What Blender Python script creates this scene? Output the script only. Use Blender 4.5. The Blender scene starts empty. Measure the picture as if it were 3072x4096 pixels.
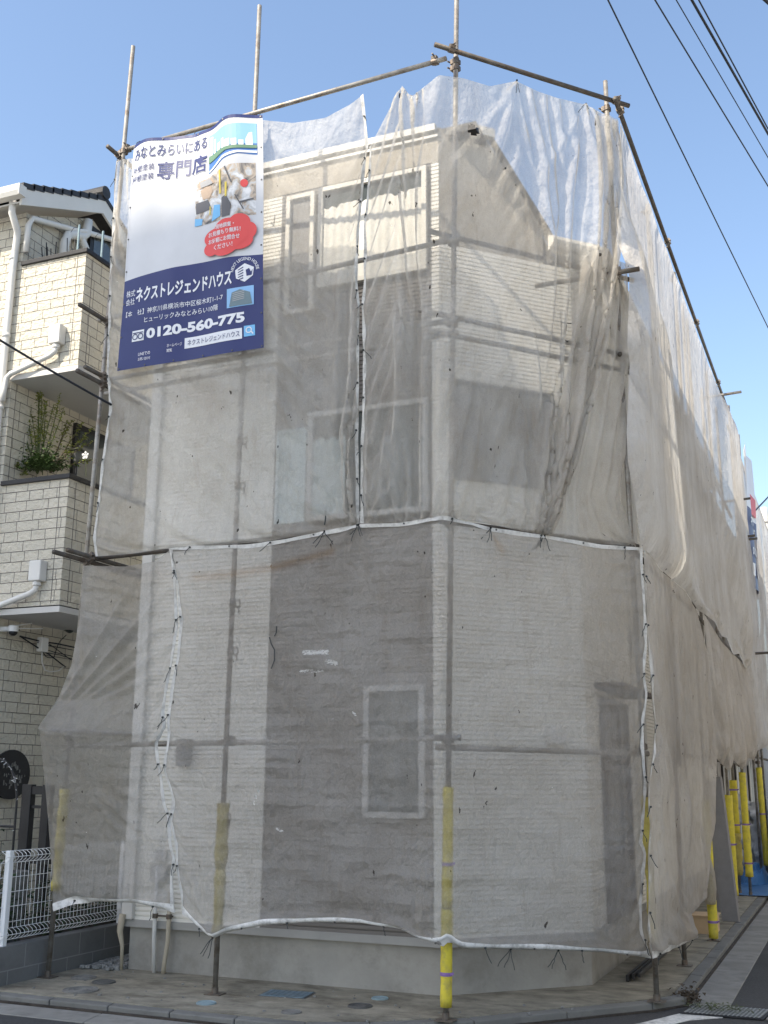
import bpy, bmesh, math, random
import numpy as np
from mathutils import Vector, Matrix
random.seed(7); NPR = np.random.RandomState(11)
S = bpy.context.scene
COL = S.collection
# ------------------------------------------------------------------ camera, sky, sun, exposure
FPX, CX, CY, EYE = 4400.0, 1536.0, 2048.0, 1.85          # focal length in photograph pixels, eye height in metres
def _ri(u, v): return np.array([(u-CX)/FPX, -(v-CY)/FPX, -1.0])
_Y = _ri(3434, 3125); _Y /= np.linalg.norm(_Y)           # the street's own direction
_L = _ri(-10300, 3030); _L /= np.linalg.norm(_L)
_Z = np.cross(-_L, _Y); _Z /= np.linalg.norm(_Z); _X = np.cross(_Y, _Z)
ROT = np.array([_X, _Y, _Z]); CAM = np.array([0, 0, EYE])
cd = bpy.data.cameras.new('camera'); cam = bpy.data.objects.new('camera', cd); COL.objects.link(cam)
cd.sensor_fit = 'VERTICAL'; cd.sensor_height = 36.0; cd.sensor_width = 27.0; cd.lens = FPX/4096*36.0
cd.clip_start = .05; cd.clip_end = 2000
cam.matrix_world = Matrix([[*ROT[0], 0], [*ROT[1], 0], [*ROT[2], EYE], [0, 0, 0, 1]])
S.camera = cam
SUN_TRAVEL = Vector((.60, 1.0, -1.2)).normalized()
elev = math.asin(-SUN_TRAVEL.z); azim = math.atan2(-SUN_TRAVEL.x, -SUN_TRAVEL.y)
W = bpy.data.worlds.new('World'); S.world = W; W.use_nodes = True
nt = W.node_tree; nt.nodes.clear()
sky = nt.nodes.new('ShaderNodeTexSky'); sky.sky_type = 'NISHITA'; sky.sun_disc = False
sky.sun_elevation = elev; sky.sun_rotation = azim; sky.air_density = 1.15; sky.dust_density = 1.6; sky.ozone_density = 1.3
bg = nt.nodes.new('ShaderNodeBackground'); bg.inputs[1].default_value = .134
wo = nt.nodes.new('ShaderNodeOutputWorld')
nt.links.new(sky.outputs[0], bg.inputs[0]); nt.links.new(bg.outputs[0], wo.inputs[0])
sl = bpy.data.lights.new('sun', 'SUN'); sl.energy = 4.1; sl.angle = math.radians(.53); sl.color = (1, .90, .745)
so = bpy.data.objects.new('sun', sl); COL.objects.link(so)
so.rotation_euler = SUN_TRAVEL.to_track_quat('-Z', 'Y').to_euler(); so.location = (-20, -20, 40)
S.view_settings.view_transform = 'Standard'; S.view_settings.look = 'None'
S.view_settings.exposure = 1.05; S.view_settings.gamma = 1
S.cycles.transparent_max_bounces = 32; S.cycles.max_bounces = 10

# ------------------------------------------------------------------ geometry helpers
def pix(u, v, p, n):                       # where the ray through a photograph pixel meets a real plane (point p, normal n)
    d = ROT @ _ri(u, v); n = np.array(n, float)
    return CAM + d*(np.dot(np.array(p, float)-CAM, n)/np.dot(d, n))
FP, FN = (-3.15, 8.675, 0), (.061, 1, 0)    # front net plane
CP, CN = (-3.15, 8.675, 0), (1.499, -1.396, 0)
RP, RN = (-1.68, 0, 0), (1, 0, 0)
def Fp(u, v, off=0): return pix(u, v, (FP[0], FP[1]-off, 0), FN)
def Cp(u, v, off=0): return pix(u, v, (CP[0]+.731*off, CP[1]-.681*off, 0), CN)
def Rp(u, v, off=0): return pix(u, v, (RP[0]+off, 0, 0), RN)
def Gp(u, v, z=0): return pix(u, v, (0, 0, z), (0, 0, 1))
def Yp(u, v, y): return pix(u, v, (0, y, 0), (0, 1, 0))
def Xp(u, v, x): return pix(u, v, (x, 0, 0), (1, 0, 0))

class MB:
    def __init__(s): s.v = []; s.f = []; s.mi = []; s.m = 0
    def add(s, vs, fs):
        b = len(s.v); s.v += [tuple(map(float, p)) for p in vs]
        for f in fs: s.f.append(tuple(i+b for i in f)); s.mi.append(s.m)
        return s
    def box(s, x0, x1, y0, y1, z0, z1):
        return s.add([(x0,y0,z0),(x1,y0,z0),(x1,y1,z0),(x0,y1,z0),(x0,y0,z1),(x1,y0,z1),(x1,y1,z1),(x0,y1,z1)],
                     [(0,3,2,1),(4,5,6,7),(0,1,5,4),(1,2,6,5),(2,3,7,6),(3,0,4,7)])
    def obox(s, c, ax, ay, az):            # oriented box: centre and three half axes
        c = np.array(c, float); ax, ay, az = (np.array(a, float) for a in (ax, ay, az))
        vs = [c+sx*ax+sy*ay+sz*az for sz in (-1,1) for sx, sy in ((-1,-1),(1,-1),(1,1),(-1,1))]
        return s.add(vs, [(0,3,2,1),(4,5,6,7),(0,1,5,4),(1,2,6,5),(2,3,7,6),(3,0,4,7)])
    def quad(s, a, b, c, d): return s.add([a,b,c,d], [(0,1,2,3)])
    def tube(s, pts, r, n=10, cap=True):
        pts = [np.array(p, float) for p in pts]; k = len(pts)
        rs = r if hasattr(r, '__len__') else [r]*k
        vs = []; fs = []; up = None
        for i, p in enumerate(pts):
            t = pts[min(i+1, k-1)]-pts[max(i-1, 0)]; t = t/(np.linalg.norm(t)+1e-9)
            if up is None:
                up = np.array([0,0,1.]) if abs(t[2]) < .9 else np.array([1.,0,0])
            a = up-np.dot(up, t)*t; a /= np.linalg.norm(a)+1e-9; up = a; b = np.cross(t, a)
            for j in range(n):
                w = 2*math.pi*j/n; vs.append(p+rs[i]*(math.cos(w)*a+math.sin(w)*b))
        for i in range(k-1):
            for j in range(n):
                fs.append((i*n+j, i*n+(j+1)%n, (i+1)*n+(j+1)%n, (i+1)*n+j))
        if cap: fs += [tuple(range(n-1,-1,-1)), tuple(range((k-1)*n, k*n))]
        return s.add(vs, fs)
    def pipe(s, p, q, r=.0243, wall=.004, n=14):   # open pipe with a visible bore
        p, q = np.array(p, float), np.array(q, float)
        d = (q-p)/np.linalg.norm(q-p)
        return s.tube([p+d*.12, p+d*.002, p, q, q-d*.002, q-d*.12], [r-wall, r-wall, r, r, r-wall, r-wall], n, False)
    def disc(s, c, r, z0, z1, n=28):
        return s.tube([(c[0],c[1],z0),(c[0],c[1],z1)], r, n)
    def prism(s, pts, off):                # polygon (list of points) extruded by the vector off
        k = len(pts); off = np.array(off, float)
        vs = [np.array(p, float) for p in pts]+[np.array(p, float)+off for p in pts]
        return s.add(vs, [tuple(range(k))[::-1], tuple(range(k, 2*k))]+[(i,(i+1)%k,k+(i+1)%k,k+i) for i in range(k)])
    def grid(s, G, flip=False):
        a, b = G.shape[:2]
        fs = [((i)*b+j, i*b+j+1, (i+1)*b+j+1, (i+1)*b+j) for i in range(a-1) for j in range(b-1)]
        if flip: fs = [f[::-1] for f in fs]
        return s.add(G.reshape(-1,3), fs)
    def build(s, name, mat, parent=None, smooth=False, bevel=0, fix=True, kind=None):
        me = bpy.data.meshes.new(name); me.from_pydata(s.v, [], s.f)
        for m in (mat if isinstance(mat, (list, tuple)) else [mat]): me.materials.append(m)
        if any(s.mi): me.polygons.foreach_set('material_index', s.mi)
        me.update()
        if fix:
            bm = bmesh.new(); bm.from_mesh(me); bmesh.ops.recalc_face_normals(bm, faces=bm.faces); bm.to_mesh(me); bm.free()
        uv = me.uv_layers.new(name='metres'); k = len(me.loops)
        co = np.empty(len(me.vertices)*3, np.float32); me.vertices.foreach_get('co', co); co = co.reshape(-1,3)
        li = np.empty(k, np.int32); me.loops.foreach_get('vertex_index', li)
        no = np.empty(len(me.polygons)*3, np.float32); me.polygons.foreach_get('normal', no); no = np.abs(no.reshape(-1,3))
        tot = np.empty(len(me.polygons), np.int32); me.polygons.foreach_get('loop_total', tot)
        ax = np.repeat(np.argmax(no, 1), tot); P = co[li]
        U = np.where((ax==0)[:,None], P[:,[1,2]], np.where((ax==1)[:,None], P[:,[0,2]], P[:,[0,1]]))
        uv.data.foreach_set('uv', U.astype(np.float32).ravel())
        if smooth: me.polygons.foreach_set('use_smooth', [True]*len(me.polygons))
        o = bpy.data.objects.new(name, me); COL.objects.link(o)
        if parent is not None: attach(o, parent)
        if bevel:
            b = o.modifiers.new('bevel', 'BEVEL'); b.width = bevel; b.segments = 2; b.limit_method = 'ANGLE'
        if kind: o['kind'] = kind
        return o
def world_loc(o):
    l = Vector(o.location)
    return l if o.parent is None or o.type != 'EMPTY' else l
def attach(o, parent):                      # children keep world coordinates
    o.parent = parent
    t = Vector((0,0,0)); p = parent
    while p is not None:
        if p.type == 'EMPTY': t += Vector(p.location)
        p = p.parent
    q = parent
    o.matrix_parent_inverse = Matrix.Translation(-t) if parent.type == 'EMPTY' else Matrix.Identity(4)
def thing(name, loc, label, cat, group=None):
    o = bpy.data.objects.new(name, None); COL.objects.link(o); o.location = tuple(map(float, loc)); o.empty_display_size = .2
    return tag(o, label, cat, group)
def tag(o, label, cat, group=None, kind=None):
    o['label'] = label; o['category'] = cat
    if group: o['group'] = group
    if kind: o['kind'] = kind
    return o
def lerp(a, b, t): return np.array(a, float)*(1-t)+np.array(b, float)*t
def arc_pts(c, r, a0, a1, n, ax, ay): return [np.array(c)+r*(math.cos(t)*np.array(ax)+math.sin(t)*np.array(ay)) for t in np.linspace(a0, a1, n)]

# ------------------------------------------------------------------ materials
def mk(name, col, rough=.6, var=.0, vscale=3.0, bump=0, bscale=60, metal=0, col2=None, stain=None, sscale=1.2, samt=.5, spec=.3, detail=6, coord='Object', stretch=None):
    m = bpy.data.materials.new(name); m.use_nodes = True; N = m.node_tree.nodes; Lk = m.node_tree.links
    b = N['Principled BSDF']; b.inputs['Roughness'].default_value = rough; b.inputs['Metallic'].default_value = metal
    b.inputs['Specular IOR Level'].default_value = spec; b.inputs['Base Color'].default_value = (*col, 1)
    tc = N.new('ShaderNodeTexCoord'); src = tc.outputs[coord]
    if stretch:
        mp = N.new('ShaderNodeMapping'); mp.inputs['Scale'].default_value = stretch; Lk.new(src, mp.inputs[0]); src = mp.outputs[0]
    out = None
    if var or col2:
        n = N.new('ShaderNodeTexNoise'); n.inputs['Scale'].default_value = vscale; n.inputs['Detail'].default_value = detail; n.inputs['Roughness'].default_value = .65
        Lk.new(src, n.inputs['Vector'])
        r = N.new('ShaderNodeValToRGB'); r.color_ramp.elements[0].position = .3; r.color_ramp.elements[1].position = .7
        c2 = col2 or tuple(c*(1-var) for c in col); c1 = col if col2 else tuple(min(1, c*(1+var)) for c in col)
        r.color_ramp.elements[0].color = (*c2, 1); r.color_ramp.elements[1].color = (*c1, 1)
        Lk.new(n.outputs[0], r.inputs[0]); out = r.outputs[0]
    if stain:
        n = N.new('ShaderNodeTexNoise'); n.inputs['Scale'].default_value = sscale; n.inputs['Detail'].default_value = 8; n.inputs['Roughness'].default_value = .7
        Lk.new(src, n.inputs['Vector'])
        r = N.new('ShaderNodeValToRGB'); r.color_ramp.elements[0].position = .48; r.color_ramp.elements[1].position = .68
        r.color_ramp.elements[0].color = (0,0,0,1); r.color_ramp.elements[1].color = (samt,)*3+(1,)
        Lk.new(n.outputs[0], r.inputs[0])
        mx = N.new('ShaderNodeMix'); mx.data_type = 'RGBA'; mx.inputs[6].default_value = (*col, 1); mx.inputs[7].default_value = (*stain, 1)
        Lk.new(r.outputs[0], mx.inputs[0])
        if out: Lk.new(out, mx.inputs[6])
        out = mx.outputs[2]
    if out: Lk.new(out, b.inputs['Base Color'])
    if bump:
        n = N.new('ShaderNodeTexNoise'); n.inputs['Scale'].default_value = bscale; n.inputs['Detail'].default_value = 5
        Lk.new(src, n.inputs['Vector'])
        bp = N.new('ShaderNodeBump'); bp.inputs['Strength'].default_value = bump; bp.inputs['Distance'].default_value = .02
        Lk.new(n.outputs[0], bp.inputs['Height']); Lk.new(bp.outputs[0], b.inputs['Normal'])
    return m
M = {}
M['asphalt'] = mk('asphalt', (.062,.062,.062), .9, .45, 90, .5, 160, stain=(.035,.035,.035), sscale=.5)
M['lot'] = mk('pale concrete yard', (.60,.585,.55), .9, .15, 3, .2, 60)
M['concrete'] = mk('pavement concrete', (.255,.235,.185), .9, .34, 3.5, .25, 60, stain=(.10,.088,.065), sscale=2.0, samt=.9, stretch=(1,1.6,1))
M['kerb'] = mk('kerb concrete', (.17,.168,.155), .9, .25, 5, .3, 60, stain=(.10,.10,.09), sscale=2.5, samt=.8)
M['gutter'] = mk('gutter concrete', (.25,.243,.222), .9, .25, 6, .35, 120, stain=(.16,.155,.14), sscale=1.5, samt=.7)
M['roadpaint'] = mk('road paint', (.62,.61,.57), .8, .2, 30, .3, 120, stain=(.2,.2,.19), sscale=9, samt=.8)
M['foundation'] = mk('foundation render', (.34,.325,.295), .85, .18, 1.4, .08, 40, stain=(.19,.18,.155), sscale=1.6, samt=.75)
M['white_siding'] = mk('white siding', (.80,.78,.72), .7, .06, 1.5, 0)
M['dark_siding'] = mk('grey brown siding', (.20,.185,.17), .7, .08, 1.5, 0)
M['panel'] = mk('smooth wall panel', (.36,.325,.27), .75, .06, 1.5, .05, 30)
M['alu'] = mk('pale aluminium frame', (.45,.445,.43), .4, .05, 3)
M['flashing'] = mk('grey drip flashing', (.36,.355,.34), .5, .08, 3)
M['trim'] = mk('cream trim', (.66,.63,.56), .5, .04, 3)
M['white_trim'] = mk('white trim', (.60,.59,.555), .45, .04, 3)
M['pvc'] = mk('grey white pvc', (.62,.61,.58), .4, .06, 2)
M['pvc_beige'] = mk('beige conduit', (.44,.39,.30), .5, .1, 4)
M['glass'] = mk('window glass', (.05,.06,.06), .08, .1, 2, spec=.8)
M['shutter'] = mk('roller shutter', (.17,.165,.16), .5, .06, 4)
M['curtain'] = mk('pale curtain', (.74,.72,.65), .85, .08, 5)
M['roller_blind'] = mk('bluish blind', (.52,.60,.60), .8, .1, 2)
M['door'] = mk('brown door', (.09,.068,.06), .5, .2, 8)
M['black'] = mk('black trim', (.018,.018,.02), .45, .3, 6)
M['dark'] = mk('dark opening', (.02,.02,.022), .6)
M['roof'] = mk('black roof tile', (.03,.03,.033), .55, .3, 8, .15, 40)
M['soffit'] = mk('soffit board', (.50,.49,.47), .7, .05, 2)
M['galv'] = mk('galvanised steel pipe', (.29,.275,.25), .5, .3, 7, .1, 60, metal=.55, stain=(.15,.10,.06), sscale=9, samt=.75)
M['old_pipe'] = mk('rusty dull pipe', (.10,.09,.078), .6, .35, 9, .15, 60, metal=.4, stain=(.10,.06,.035), sscale=10, samt=.8)
M['coupler'] = mk('coupler steel', (.16,.14,.12), .55, .3, 20, .2, 60, metal=.6, stain=(.12,.06,.03), sscale=20)
M['yellow'] = mk('yellow foam sleeve', (.62,.52,.055), .7, .12, 9, .1, 40, stain=(.40,.33,.09), sscale=12, samt=.85)
M['dirty_yellow'] = mk('torn dirty yellow foam', (.44,.37,.10), .8, .2, 9, .3, 30, stain=(.22,.17,.09), sscale=5, samt=.9)
M['purple'] = mk('purple tape', (.23,.14,.34), .5)
M['hem'] = mk('white webbing', (.70,.69,.66), .8, .1, 14, .3, 120, stain=(.30,.29,.27), sscale=12, samt=.75)
M['hem_grey'] = mk('greyed webbing', (.54,.53,.50), .8, .14, 14, .3, 120, stain=(.27,.26,.24), sscale=12, samt=.8)
M['eyelet'] = mk('dark eyelet', (.10,.10,.10), .4, metal=.7)
M['cord'] = mk('dark tie cord', (.05,.055,.055), .8)
M['wire'] = mk('black cable', (.012,.014,.02), .5)
M['block'] = mk('grey block wall', (.17,.172,.17), .9, .2, 4, .3, 80, stain=(.09,.09,.088), sscale=2, samt=.7)
M['mortar'] = mk('block joint', (.25,.25,.245), .9)
M['fence'] = mk('white coated wire', (.75,.76,.76), .4)
M['gravel'] = mk('gravel', (.22,.22,.21), .9, .5, 25, .6, 40)
M['soil'] = mk('garden soil', (.05,.042,.035), .95, .4, 8, .5, 30)
M['iron'] = mk('cast iron cover', (.12,.12,.115), .6, .25, 12, .3, 90, metal=.3)
M['conc_cover'] = mk('concrete cover', (.19,.185,.17), .85, .25, 12, .35, 80)
M['blue_cover'] = mk('blue painted lid', (.13,.19,.23), .5, .2, 12, .25, 60, stain=(.13,.14,.14), sscale=9, samt=.8)
M['pale_blue'] = mk('pale blue lid', (.25,.34,.37), .5, .15, 14, .2, 60, stain=(.2,.22,.22), sscale=14, samt=.7)
M['grate'] = mk('galvanised grating', (.38,.39,.39), .45, .2, 20, metal=.7)
M['leaf_a'] = mk('yellow green leaf', (.22,.25,.055), .5, .4, 6)
M['leaf_b'] = mk('green leaf', (.06,.10,.03), .5, .4, 6)
M['leaf_dark'] = mk('dark leaf', (.025,.045,.018), .5, .4, 5)
M['weed'] = mk('trampled weed', (.07,.085,.03), .7, .4, 12)
M['dead'] = mk('dead leaves', (.07,.052,.035), .8, .4, 14)
M['stem'] = mk('green stem', (.08,.10,.04), .6, .2, 9)
M['bark'] = mk('woody stem', (.10,.08,.05), .8, .2, 9)
M['wood'] = mk('pale plywood', (.50,.36,.22), .7, .1, 5)
M['grey_board'] = mk('grey board', (.22,.21,.205), .6, .08, 8, .1, 60)
M['tarp'] = mk('blue tarpaulin', (.06,.17,.36), .45, .1, 3, .4, 6)
M['truck'] = mk('white truck paint', (.72,.74,.70), .35, .05, 3, stain=(.3,.24,.17), sscale=7, samt=.5)
M['rubber'] = mk('rubber', (.02,.02,.02), .8)
M['redlamp'] = mk('red lamp', (.4,.03,.02), .3)
M['pole_conc'] = mk('utility pole concrete', (.46,.45,.42), .85, .1, 3)
M['far_wall'] = mk('far wall', (.30,.28,.26), .8, .1, 1)
M['apt'] = mk('apartment wall', (.74,.72,.68), .8, .05, 1)
M['white_plastic'] = mk('white plastic', (.68,.68,.67), .35)

def siding_stone():
    m = bpy.data.materials.new('rock faced siding'); m.use_nodes = True; N = m.node_tree.nodes; Lk = m.node_tree.links
    b = N['Principled BSDF']; b.inputs['Roughness'].default_value = .8; b.inputs['Specular IOR Level'].default_value = .2
    tc = N.new('ShaderNodeTexCoord')
    def brick(w, off):
        t = N.new('ShaderNodeTexBrick'); t.inputs['Scale'].default_value = 1; t.inputs['Brick Width'].default_value = w
        t.inputs['Row Height'].default_value = .1165; t.inputs['Mortar Size'].default_value = .0042; t.inputs['Mortar Smooth'].default_value = .2
        t.inputs['Color1'].default_value = (.66,.615,.515,1); t.inputs['Color2'].default_value = (.60,.565,.475,1); t.inputs['Mortar'].default_value = (.19,.175,.155,1)
        t.offset = .37; t.offset_frequency = 3; t.squash = .62; t.squash_frequency = 2
        mp = N.new('ShaderNodeMapping'); mp.inputs['Location'].default_value = (off, .02, 0); Lk.new(tc.outputs['UV'], mp.inputs[0]); Lk.new(mp.outputs[0], t.inputs[0])
        return t
    t1 = brick(.31, .05)
    n = N.new('ShaderNodeTexNoise'); n.inputs['Scale'].default_value = 19; n.inputs['Detail'].default_value = 9; n.inputs['Roughness'].default_value = .62
    Lk.new(tc.outputs['Object'], n.inputs[0])
    n2 = N.new('ShaderNodeTexNoise'); n2.inputs['Scale'].default_value = 2.0; n2.inputs['Detail'].default_value = 4; Lk.new(tc.outputs['Object'], n2.inputs[0])
    mr = N.new('ShaderNodeMapRange'); mr.inputs[3].default_value = .88; mr.inputs[4].default_value = 1.08; Lk.new(n2.outputs[0], mr.inputs[0])
    mx = N.new('ShaderNodeMix'); mx.data_type = 'RGBA'; mx.blend_type = 'MULTIPLY'; mx.inputs[0].default_value = 1
    Lk.new(t1.outputs[0], mx.inputs[6]); Lk.new(mr.outputs[0], mx.inputs[7]); Lk.new(mx.outputs[2], b.inputs['Base Color'])
    ma = N.new('ShaderNodeMath'); ma.operation = 'MULTIPLY_ADD'; ma.inputs[1].default_value = -1.6; Lk.new(t1.outputs['Fac'], ma.inputs[0]); Lk.new(n.outputs[0], ma.inputs[2])
    bp = N.new('ShaderNodeBump'); bp.inputs['Strength'].default_value = 1; bp.inputs['Distance'].default_value = .05
    Lk.new(ma.outputs[0], bp.inputs['Height']); Lk.new(bp.outputs[0], b.inputs['Normal'])
    return m
M['stone'] = siding_stone()

def net_mat(name, opac, col, trans=.42, streak=(3,3,.5), crease=(1.4,1.4,1)):
    m = bpy.data.materials.new(name); m.use_nodes = True; N = m.node_tree.nodes; Lk = m.node_tree.links
    N.remove(N['Principled BSDF']); out = N['Material Output']
    tc = N.new('ShaderNodeTexCoord')
    def noise(scale, det=6, rough=.6, st=None):
        n = N.new('ShaderNodeTexNoise'); n.inputs['Scale'].default_value = scale; n.inputs['Detail'].default_value = det; n.inputs['Roughness'].default_value = rough
        if st:
            mp = N.new('ShaderNodeMapping'); mp.inputs['Scale'].default_value = st; Lk.new(tc.outputs['Object'], mp.inputs[0]); Lk.new(mp.outputs[0], n.inputs[0])
        else: Lk.new(tc.outputs['Object'], n.inputs[0])
        return n.outputs[0]
    def ramp(s, p0, p1, c0, c1):
        r = N.new('ShaderNodeValToRGB'); r.color_ramp.elements[0].position = p0; r.color_ramp.elements[1].position = p1
        r.color_ramp.elements[0].color = (*c0, 1); r.color_ramp.elements[1].color = (*c1, 1); Lk.new(s, r.inputs[0]); return r.outputs[0]
    def math_(op, a, b):
        n = N.new('ShaderNodeMath'); n.operation = op
        for i, x in enumerate((a, b)):
            if isinstance(x, (int, float)): n.inputs[i].default_value = x
            else: Lk.new(x, n.inputs[i])
        return n.outputs[0]
    def mix(f, a, b, typ='MIX'):
        n = N.new('ShaderNodeMix'); n.data_type = 'RGBA'; n.blend_type = typ
        for i, x in ((0, f), (6, a), (7, b)):
            if isinstance(x, tuple): n.inputs[i].default_value = (*x, 1)
            elif isinstance(x, (int, float)): n.inputs[i].default_value = x
            else: Lk.new(x, n.inputs[i])
        return n.outputs[2]
    c = mix(ramp(noise(1.3, 7), .35, .7, (0,)*3, (1,)*3), col, tuple(x*y for x, y in zip(col, (.78,.75,.71))))
    c = mix(ramp(noise(2.2, 8, .7, streak), .55, .75, (0,)*3, (.55,)*3), c, tuple(x*y for x, y in zip(col, (.62,.56,.50))))
    dark = ramp(noise(14, 3, .5, (1,1,.55)), .722, .74, (0,)*3, (1,)*3)
    wht = ramp(noise(19, 4, .6, (.6,.6,1)), .752, .768, (0,)*3, (1,)*3)
    c = mix(dark, c, (.07,.06,.055)); c = mix(wht, c, (.85,.85,.83))
    at1 = N.new('ShaderNodeAttribute'); at1.attribute_name = 'stain'; at2 = N.new('ShaderNodeAttribute'); at2.attribute_name = 'paint'
    c = mix(math_('MULTIPLY', at1.outputs['Fac'], .75), c, (.40,.27,.16))
    pf = ramp(math_('MULTIPLY', at2.outputs['Fac'], math_('ADD', noise(75, 5, .75, (.5,1,1.8)), .16)), .50, .57, (0,)*3, (1,)*3); c = mix(pf, c, (.80,.79,.76)); wht = math_('MAXIMUM', wht, pf)
    fac = math_('ADD', math_('MULTIPLY', math_('SUBTRACT', noise(1.7, 8, .7, streak), .5), .22), math_('ADD', opac, math_('MULTIPLY', math_('SUBTRACT', noise(120, 4), .5), .26)))
    fac = math_('MAXIMUM', fac, math_('MULTIPLY', math_('MAXIMUM', dark, wht), .92))
    df = N.new('ShaderNodeBsdfDiffuse'); tl = N.new('ShaderNodeBsdfTranslucent'); tr = N.new('ShaderNodeBsdfTransparent')
    Lk.new(c, df.inputs[0]); Lk.new(c, tl.inputs[0])
    def ridged(scale, st, det=4):
        n = N.new('ShaderNodeTexNoise'); n.noise_type = 'RIDGED_MULTIFRACTAL'; n.normalize = True; n.inputs['Scale'].default_value = scale; n.inputs['Detail'].default_value = det
        mp = N.new('ShaderNodeMapping'); mp.inputs['Scale'].default_value = st; Lk.new(tc.outputs['Object'], mp.inputs[0]); Lk.new(mp.outputs[0], n.inputs[0]); return n.outputs[0]
    h = math_('ADD', math_('MULTIPLY', noise(9, 8, .62, (1,1,.7)), .8), math_('ADD', math_('MULTIPLY', ridged(1.6, crease), .9), math_('MULTIPLY', ridged(3.1, crease[::-1] if 0 else tuple(c*.8+.3 for c in crease)), .5)))
    bp = N.new('ShaderNodeBump'); bp.inputs['Strength'].default_value = 1; bp.inputs['Distance'].default_value = .10; Lk.new(h, bp.inputs['Height'])
    Lk.new(bp.outputs[0], df.inputs['Normal']); Lk.new(bp.outputs[0], tl.inputs['Normal'])
    m1 = N.new('ShaderNodeMixShader'); m1.inputs[0].default_value = trans; Lk.new(df.outputs[0], m1.inputs[1]); Lk.new(tl.outputs[0], m1.inputs[2])
    m2 = N.new('ShaderNodeMixShader'); Lk.new(fac, m2.inputs[0]); Lk.new(tr.outputs[0], m2.inputs[1]); Lk.new(m1.outputs[0], m2.inputs[2])
    Lk.new(m2.outputs[0], out.inputs[0])
    return m
M['net'] = net_mat('scaffold mesh sheet', .565, (.80,.775,.725), .48)
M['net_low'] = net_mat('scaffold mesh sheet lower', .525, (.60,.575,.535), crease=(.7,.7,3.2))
M['net_side'] = net_mat('scaffold mesh sheet dense', .84, (.84,.825,.80), .5, (3,3,.35), (2.6,2.6,.5))
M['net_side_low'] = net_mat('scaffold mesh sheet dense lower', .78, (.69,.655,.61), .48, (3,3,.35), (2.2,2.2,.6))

# ------------------------------------------------------------------ ground, pavement, road
MB().quad((-300,-300,-.08),(300,-300,-.08),(300,300,-.08),(-300,300,-.08)).build('ground', M['lot'], kind='structure')
MB().prism([(-60,1.2,-.09),(60,1.2,-.09),(60,8.3,-.09),(-60,8.3,-.09)], (0,0,.017)).build('road', M['asphalt'], kind='structure')
MB().prism([(-4.5,8.3,-.09),(3.6,8.3,-.09),(3.6,90,-.09),(-4.5,90,-.09)], (0,0,.017)).build('side_road', M['asphalt'], kind='structure')
edge = [(-30,8.20),(-4.1,8.20),(-3.62,8.43),(-2.95,8.93),(-1.78,10.24),(-1.56,10.6),(-1.56,70)]
def offset_line(L, d):
    out = []
    for i, p in enumerate(L):
        ns = []
        for a, b in ((i-1, i), (i, i+1)):
            if a < 0 or b >= len(L): continue
            t = np.array(L[b])-np.array(L[a]); t /= np.linalg.norm(t); ns.append(np.array([t[1], -t[0]]))
        n = sum(ns); n /= np.linalg.norm(n); out.append(tuple(np.array(p)+n*d/max(.5, np.dot(n, ns[0]))))
    return out
inner = offset_line(edge, -.13); out1 = offset_line(edge, .0); gut = offset_line(edge, .36)
MB().prism([(*p, -.2) for p in inner]+[(-30,70,-.2)], (0,0,.2)).build('pavement', M['concrete'], kind='structure')
kb = MB()
def walk(L, L2, step):                      # stones along a kerb with thin joints
    for i in range(len(L)-1):
        a, b, c, d = (np.array(q) for q in (L[i], L[i+1], L2[i], L2[i+1])); n = max(1, int(np.linalg.norm(b-a)/step))
        for k in range(n):
            t0, t1 = k/n, (k+1)/n-.006/np.linalg.norm(b-a)
            yield a+(b-a)*t0, a+(b-a)*t1, c+(d-c)*t1, c+(d-c)*t0
for q in walk(inner, out1, .6): kb.prism([(*p, -.2) for p in q], (0,0,.2-.004+random.uniform(-.004,.002)))
kb.build('kerb', M['kerb'], kind='structure', bevel=.012)
gb = MB()
for q in [*walk(out1[:2], gut[:2], 1.8), *walk(out1[-2:], gut[-2:], 1.8)]: gb.prism([(*p, -.2) for p in q], (0,0,.2-.064+random.uniform(-.002,.002)))
gb.build('gutter', M['gutter'], kind='structure', bevel=.006)
sb_ = MB(); kfoot = offset_line(edge, .028)
for i in range(len(out1)-1): sb_.prism([(*out1[i],-.08),(*out1[i+1],-.08),(*kfoot[i+1],-.08),(*kfoot[i],-.08)], (0,0,.034 if i in (0,5) else .022))
sb_.build('kerb_foot_strip', M['soil'], kind='structure')  # thin dark strip running along the foot of the kerb
MB().prism([(-7.25,9.62,-.001),(-6.83,9.62,-.001),(-6.83,14,-.001),(-7.25,14,-.001)], (0,0,.012)).build('gravel_strip', M['gravel'], kind='structure')
MB().prism([(-30,8.45,-.001),(-7.38,8.45,-.001),(-7.38,16,-.001),(-30,16,-.001)], (0,0,.30)).build('garden_soil', M['soil'], kind='structure')
# white painted corner mark on the road
pm = [Gp(*q, -.0725) for q in ((2470,4110),(2560,4095),(2735,4052),(2905,4046),(2890,4072),(2760,4082),(2640,4110))]
MB().prism(pm, (0,0,.005)).build('road_marking', M['roadpaint'], kind='structure')
g = MB(); rb = random.Random(4)             # loose pebbles in the strip beside the house
for i in range(420):
    x, y = rb.uniform(-7.23,-6.86), rb.uniform(9.55,11); r = rb.uniform(.012,.026)
    g.obox((x,y,.012+r*.4), (r,rb.uniform(-.01,.01),0), (rb.uniform(-.01,.01),r*.8,0), (0,.003,r*.6))
tag(g.build('gravel', M['gravel'], bevel=.006), 'loose grey gravel between the block wall and house', 'gravel', kind='stuff')

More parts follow.
